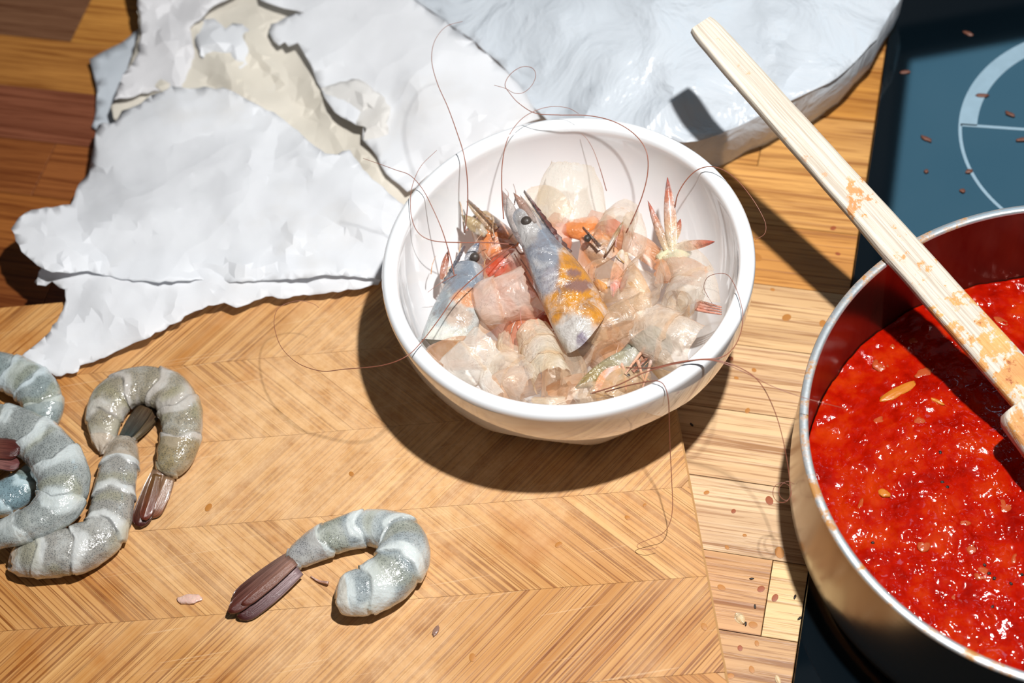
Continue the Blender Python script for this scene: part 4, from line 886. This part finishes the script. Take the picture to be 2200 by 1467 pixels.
antenna(H4, [(1300, 842, 7.2), (1350, 828, 7.8), (1390, 820, 8.3), (1415, 819, 8.65), (1428, 830, 8.5), (1436, 860, 8.0), (1438, 910, 7.0), (1440, 970, 5.8), (1443, 1030, 4.7), (1445, 1085, 3.8), (1440, 1120, 3.3), (1425, 1145, 2.9), (1398, 1157, 2.7), (1372, 1168, 2.55), (1370, 1176, 2.5), (1390, 1181, 2.5), (1412, 1176, 2.5)])
antenna(H4, [(1400, 792, 7.4), (1450, 779, 8.4), (1500, 772, 8.7), (1548, 768, 8.75), (1575, 748, 8.6), (1590, 718, 8.5), (1596, 680, 8.5), (1590, 645, 8.6), (1578, 612, 8.6), (1562, 590, 8.5), (1540, 588, 8.3), (1520, 596, 8.0), (1512, 615, 7.6), (1518, 632, 7.3), (1530, 652, 7.0)])
legs(H4, [[(1370, 775, 7.0), (1378, 800, 7.2), (1385, 822, 7.3)], [(1400, 770, 7.0), (1392, 798, 7.2), (1380, 835, 7.4)], [(1330, 770, 6.9), (1342, 800, 7.1), (1345, 838, 7.2)], [(1385, 748, 6.9), (1360, 780, 7.1), (1340, 808, 7.2)]], .1, lin(232, 178, 146))
H5 = head('dark-eyed prawn head peeping out behind the amber-patched one', (1300, 560, 5.2), (1262, 500, 6.0), (1330, 480, 5.8), .85, .5,
          patches(lin(220, 160, 110), [(1258, 500, 40, 30, lin(236, 152, 92)), (1290, 540, 30, 30, lin(190, 150, 116))]), rost=((1288, 530, 6.6), (1252, 488, 7.0), .14, lin(84, 60, 50)), eye=(1262, 512, 6.75, .18),
          scales=[((1300, 545, 6.4), (1342, 470, 6.9), .2, lin(170, 130, 90), lin(190, 160, 120))], seed=6)
antenna(H5, [(1345, 500, 6.6), (1362, 465, 7.2), (1380, 420, 7.8), (1391, 375, 8.3), (1391, 335, 8.8), (1378, 305, 9.1), (1350, 278, 9.3), (1310, 258, 9.5), (1260, 248, 9.6), (1200, 247, 9.7), (1150, 243, 9.8), (1115, 222, 9.9), (1095, 200, 10.0), (1085, 182, 10.0), (1096, 160, 10.0), (1120, 144, 10.0), (1143, 146, 10.0), (1151, 162, 10.0), (1142, 184, 10.0), (1124, 199, 10.0), (1105, 200, 10.0), (1086, 190, 10.0), (1062, 183, 10.0)])
antenna(H5, [(1303, 410, 6.6), (1290, 365, 7.2), (1276, 325, 7.6), (1262, 300, 7.9), (1250, 287, 8.0)], .025)
blob_piece('flesh', at(1250, 488, 5.6), .95, .55, .35, .3, plain('pale_orange_roe', lin(236, 150, 88), .25, (150, .6, .002), Coat_Weight=.6), H5, 8)

hr = random.Random(3)
for hd, cx, cy in ((H1, 1150, 690), (H2, 985, 620), (H3, 1040, 520), (H4, 1330, 800), (H5, 1320, 560)):
    for k in range(7):
        x, y = cx+hr.uniform(-60, 70), cy+hr.uniform(-40, 45); a = hr.uniform(-2.4, -.6); l = hr.uniform(18, 42); z = 6.3+hr.uniform(0, .6)
        legs(hd, [[(x, y, z), (x+l*math.cos(a)*.5, y+l*math.sin(a)*.5, z+.25), (x+l*math.cos(a+.12), y+l*math.sin(a+.12), z+.3)]], hr.uniform(.02, .045), lin(222, hr.randint(160, 190), hr.randint(120, 150)))

tl = empty('prawn_tail', at(1440, 545, 5.8), 'clear prawn tail fan with coral red tips, standing up at the right', 'prawn tail')
CLC, RED = lin(238, 228, 190), lin(196, 78, 58)
for p0, p1, wd in (((1442, 560, 6.5), (1392, 432, 7.6), .40), ((1446, 560, 6.5), (1434, 382, 8.2), .60), ((1436, 535, 6.6), (1536, 519, 7.4), .48), ((1448, 520, 6.5), (1462, 470, 7.2), .36)):
    leafs(tl, 'tail_blade', at(*p0), at(*p1), wd, CLC, RED, .05, .2, SKIN)
blob_piece('flesh', at(1448, 552, 6.3), .75, .7, .5, .3, plain('clear_flesh', lin(232, 226, 190), .15, (170, .7, .002), Coat_Weight=.8, Subsurface_Weight=.4, Subsurface_Scale=.005), tl, 4)
antenna(tl, [(1450, 445, 7.3), (1456, 418, 7.7), (1472, 390, 8.1), (1495, 367, 8.5), (1522, 358, 8.8), (1552, 364, 9.0), (1582, 385, 9.0), (1610, 418, 8.8), (1632, 452, 8.5), (1645, 482, 8.2), (1642, 503, 8.0), (1622, 515, 7.9)])
t2 = empty('prawn_tail', at(1322, 600, 5.8), 'coral red prawn tail blade hanging beside the large prawn head', 'prawn tail')
leafs(t2, 'tail_blade', at(1336, 540, 6.6), at(1316, 640, 6.9), .62, lin(230, 210, 180), lin(222, 110, 86), .05, .2, SKIN)
leafs(t2, 'tail_blade', at(1345, 545, 6.5), at(1334, 630, 6.7), .5, lin(232, 216, 190), lin(226, 150, 120), .05, .2, SKIN)
t3 = empty('prawn_legs', at(1520, 660, 6.3), 'bundle of pinkish prawn legs against the right bowl wall', 'prawn legs')
legs(t3, [[(1495, 646+6*k, 6.7), (1520, 652+6*k, 6.9), (1550, 660+5*k, 7.1)] for k in range(4)], .09, lin(226, 158, 136))
rs = blob_piece('roe_scrap', at(1292, 615, 6.5), .45, .2, .16, -1.0, plain('amber_roe', lin(232, 160, 40), .2, (160, .6, .002), Coat_Weight=.6), None, 6)
tag(rs, 'glossy amber scrap of roe right of the large prawn head', 'roe')
rs = blob_piece('roe_scrap', at(1172, 690, 5.9), .6, .5, .3, .5, plain('dark_roe', lin(190, 74, 34), .22, (150, .6, .002), Coat_Weight=.7), None, 9)
tag(rs, 'dark orange lump of roe under the large prawn head', 'roe')

# ---------------------------------------------------------------- crumbs, drips and scraps
def drip(px, py, lx, ly, z, label, cat, grp, m, name, th=.008, ang=None):
    c = at(px, py, z); o = blob_piece(name, (c[0], c[1], z+th*.2), lx, ly, th, rng.uniform(0, 3) if ang is None else ang, m, None, px*.01, ball=(th < .03)); return tag(o, label, cat, grp)
DR = plain('sauce_drip', (.50, .20, .035), .5); DR2 = plain('sauce_drip_red', (.34, .08, .02), .5)
for x, y, r in [(1690, 682, .24), (1568, 757, .0), (1660, 622, .12), (1608, 652, .0), (1625, 552, .3), (1768, 695, .22), (1570, 770, .14), (1620, 795, .13), (1582, 812, .12), (1606, 882, .16), (1518, 1058, .14), (1576, 1098, .12), (1653, 1075, .24), (1675, 1187, .3),
                (1562, 1176, .12), (1665, 1284, .2), (1618, 1342, .2), (1550, 1262, .2), (1626, 1382, .14), (1570, 1452, .16), (1615, 1438, .18), (1590, 1392, .14), (1800, 545, .14), (1790, 490, .16), (1545, 1372, .1), (1600, 1150, .1), (1635, 1265, .18)]:
    if r and x > 1465: drip(x, y, r, r*rng.uniform(.6, .9), .012, 'small round drip of orange sauce on the oak worktop', 'sauce drip', 'sauce drips on the worktop', DR2 if rng.random() < .3 else DR, 'sauce_drip')
for x, y, r in [(1513, 1346, .18), (1348, 1112, .14), (1200, 1170, .18), (448, 1090, .22), (755, 1018, .15), (1015, 1412, .2), (1385, 1085, .1)]:
    drip(x, y, r, r*.7, BZ+.01, 'small amber drip on the bamboo chopping board', 'sauce drip', 'amber drips on the board', DR, 'sauce_drip', .012)
for x, y in [(1622, 1303), (1602, 1340), (1615, 1243), (1486, 912), (1718, 1328), (1708, 1282)]:
    drip(x, y, .12, .05, .02, 'tiny black crumb on the oak worktop', 'crumb', 'black crumbs on the worktop', PEP, 'crumb', .04)
BRN = plain('brown_crumb', lin(110, 66, 50), .5)
for x, y, l in [(2110, 205, .35), (2170, 245, .3), (1990, 298, .35), (2195, 300, .3), (2082, 368, .2), (1945, 155, .3), (2080, 72, .3), (2068, 410, .15), (1990, 368, .12)]:
    drip(x, y, l, .12, HZ+.03, 'small brown food crumb on the glass cooktop', 'crumb', 'crumbs on the cooktop', BRN, 'crumb', .06, rng.uniform(-.9, .1))
SKN = plain('onion_skin', lin(238, 214, 170), .4)
for (x, y, l, w_, lab) in [(1590, 1328, .42, .26, 'pale onion skin flake on the worktop beside the board'), (1672, 1461, .22, .14, 'tiny white flake on the worktop close to the cooktop')]:
    leaf = empty('onion_flake', at(x, y, .03), lab, 'flake'); a = at(x-l*20, y-10, .08); b = at(x+l*22, y+12, .06); leafs(leaf, 'flake', a, b, w_*1.6, lin(240, 216, 174), lin(236, 206, 160), .03, .2)
SCR = plain('flesh_scrap', lin(236, 196, 180), .12, (160, .6, .002), Coat_Weight=.8, Subsurface_Weight=.3, Subsurface_Scale=.004)
tag(blob_piece('flesh_scrap', at(408, 1287, BZ+.06), .55, .26, .09, -.1, SCR, None, 4), 'pinkish wet scrap of prawn flesh on the board', 'scrap')
tag(blob_piece('flesh_scrap', at(936, 1356, BZ+.04), .28, .12, .05, 1.0, plain('grey_scrap', lin(150, 116, 100), .15, (160, .6, .002)), None, 7), 'thin grey scrap on the board below the curled lone prawn', 'scrap')
lg = empty('prawn_leg', at(690, 1243, BZ), 'loose pink prawn leg on the board by the lone prawn', 'prawn leg')
legs(lg, [[(705, 1252, BZ+.25), (685, 1248, BZ+.12), (668, 1238, BZ+.08)]], .08, lin(236, 186, 166))
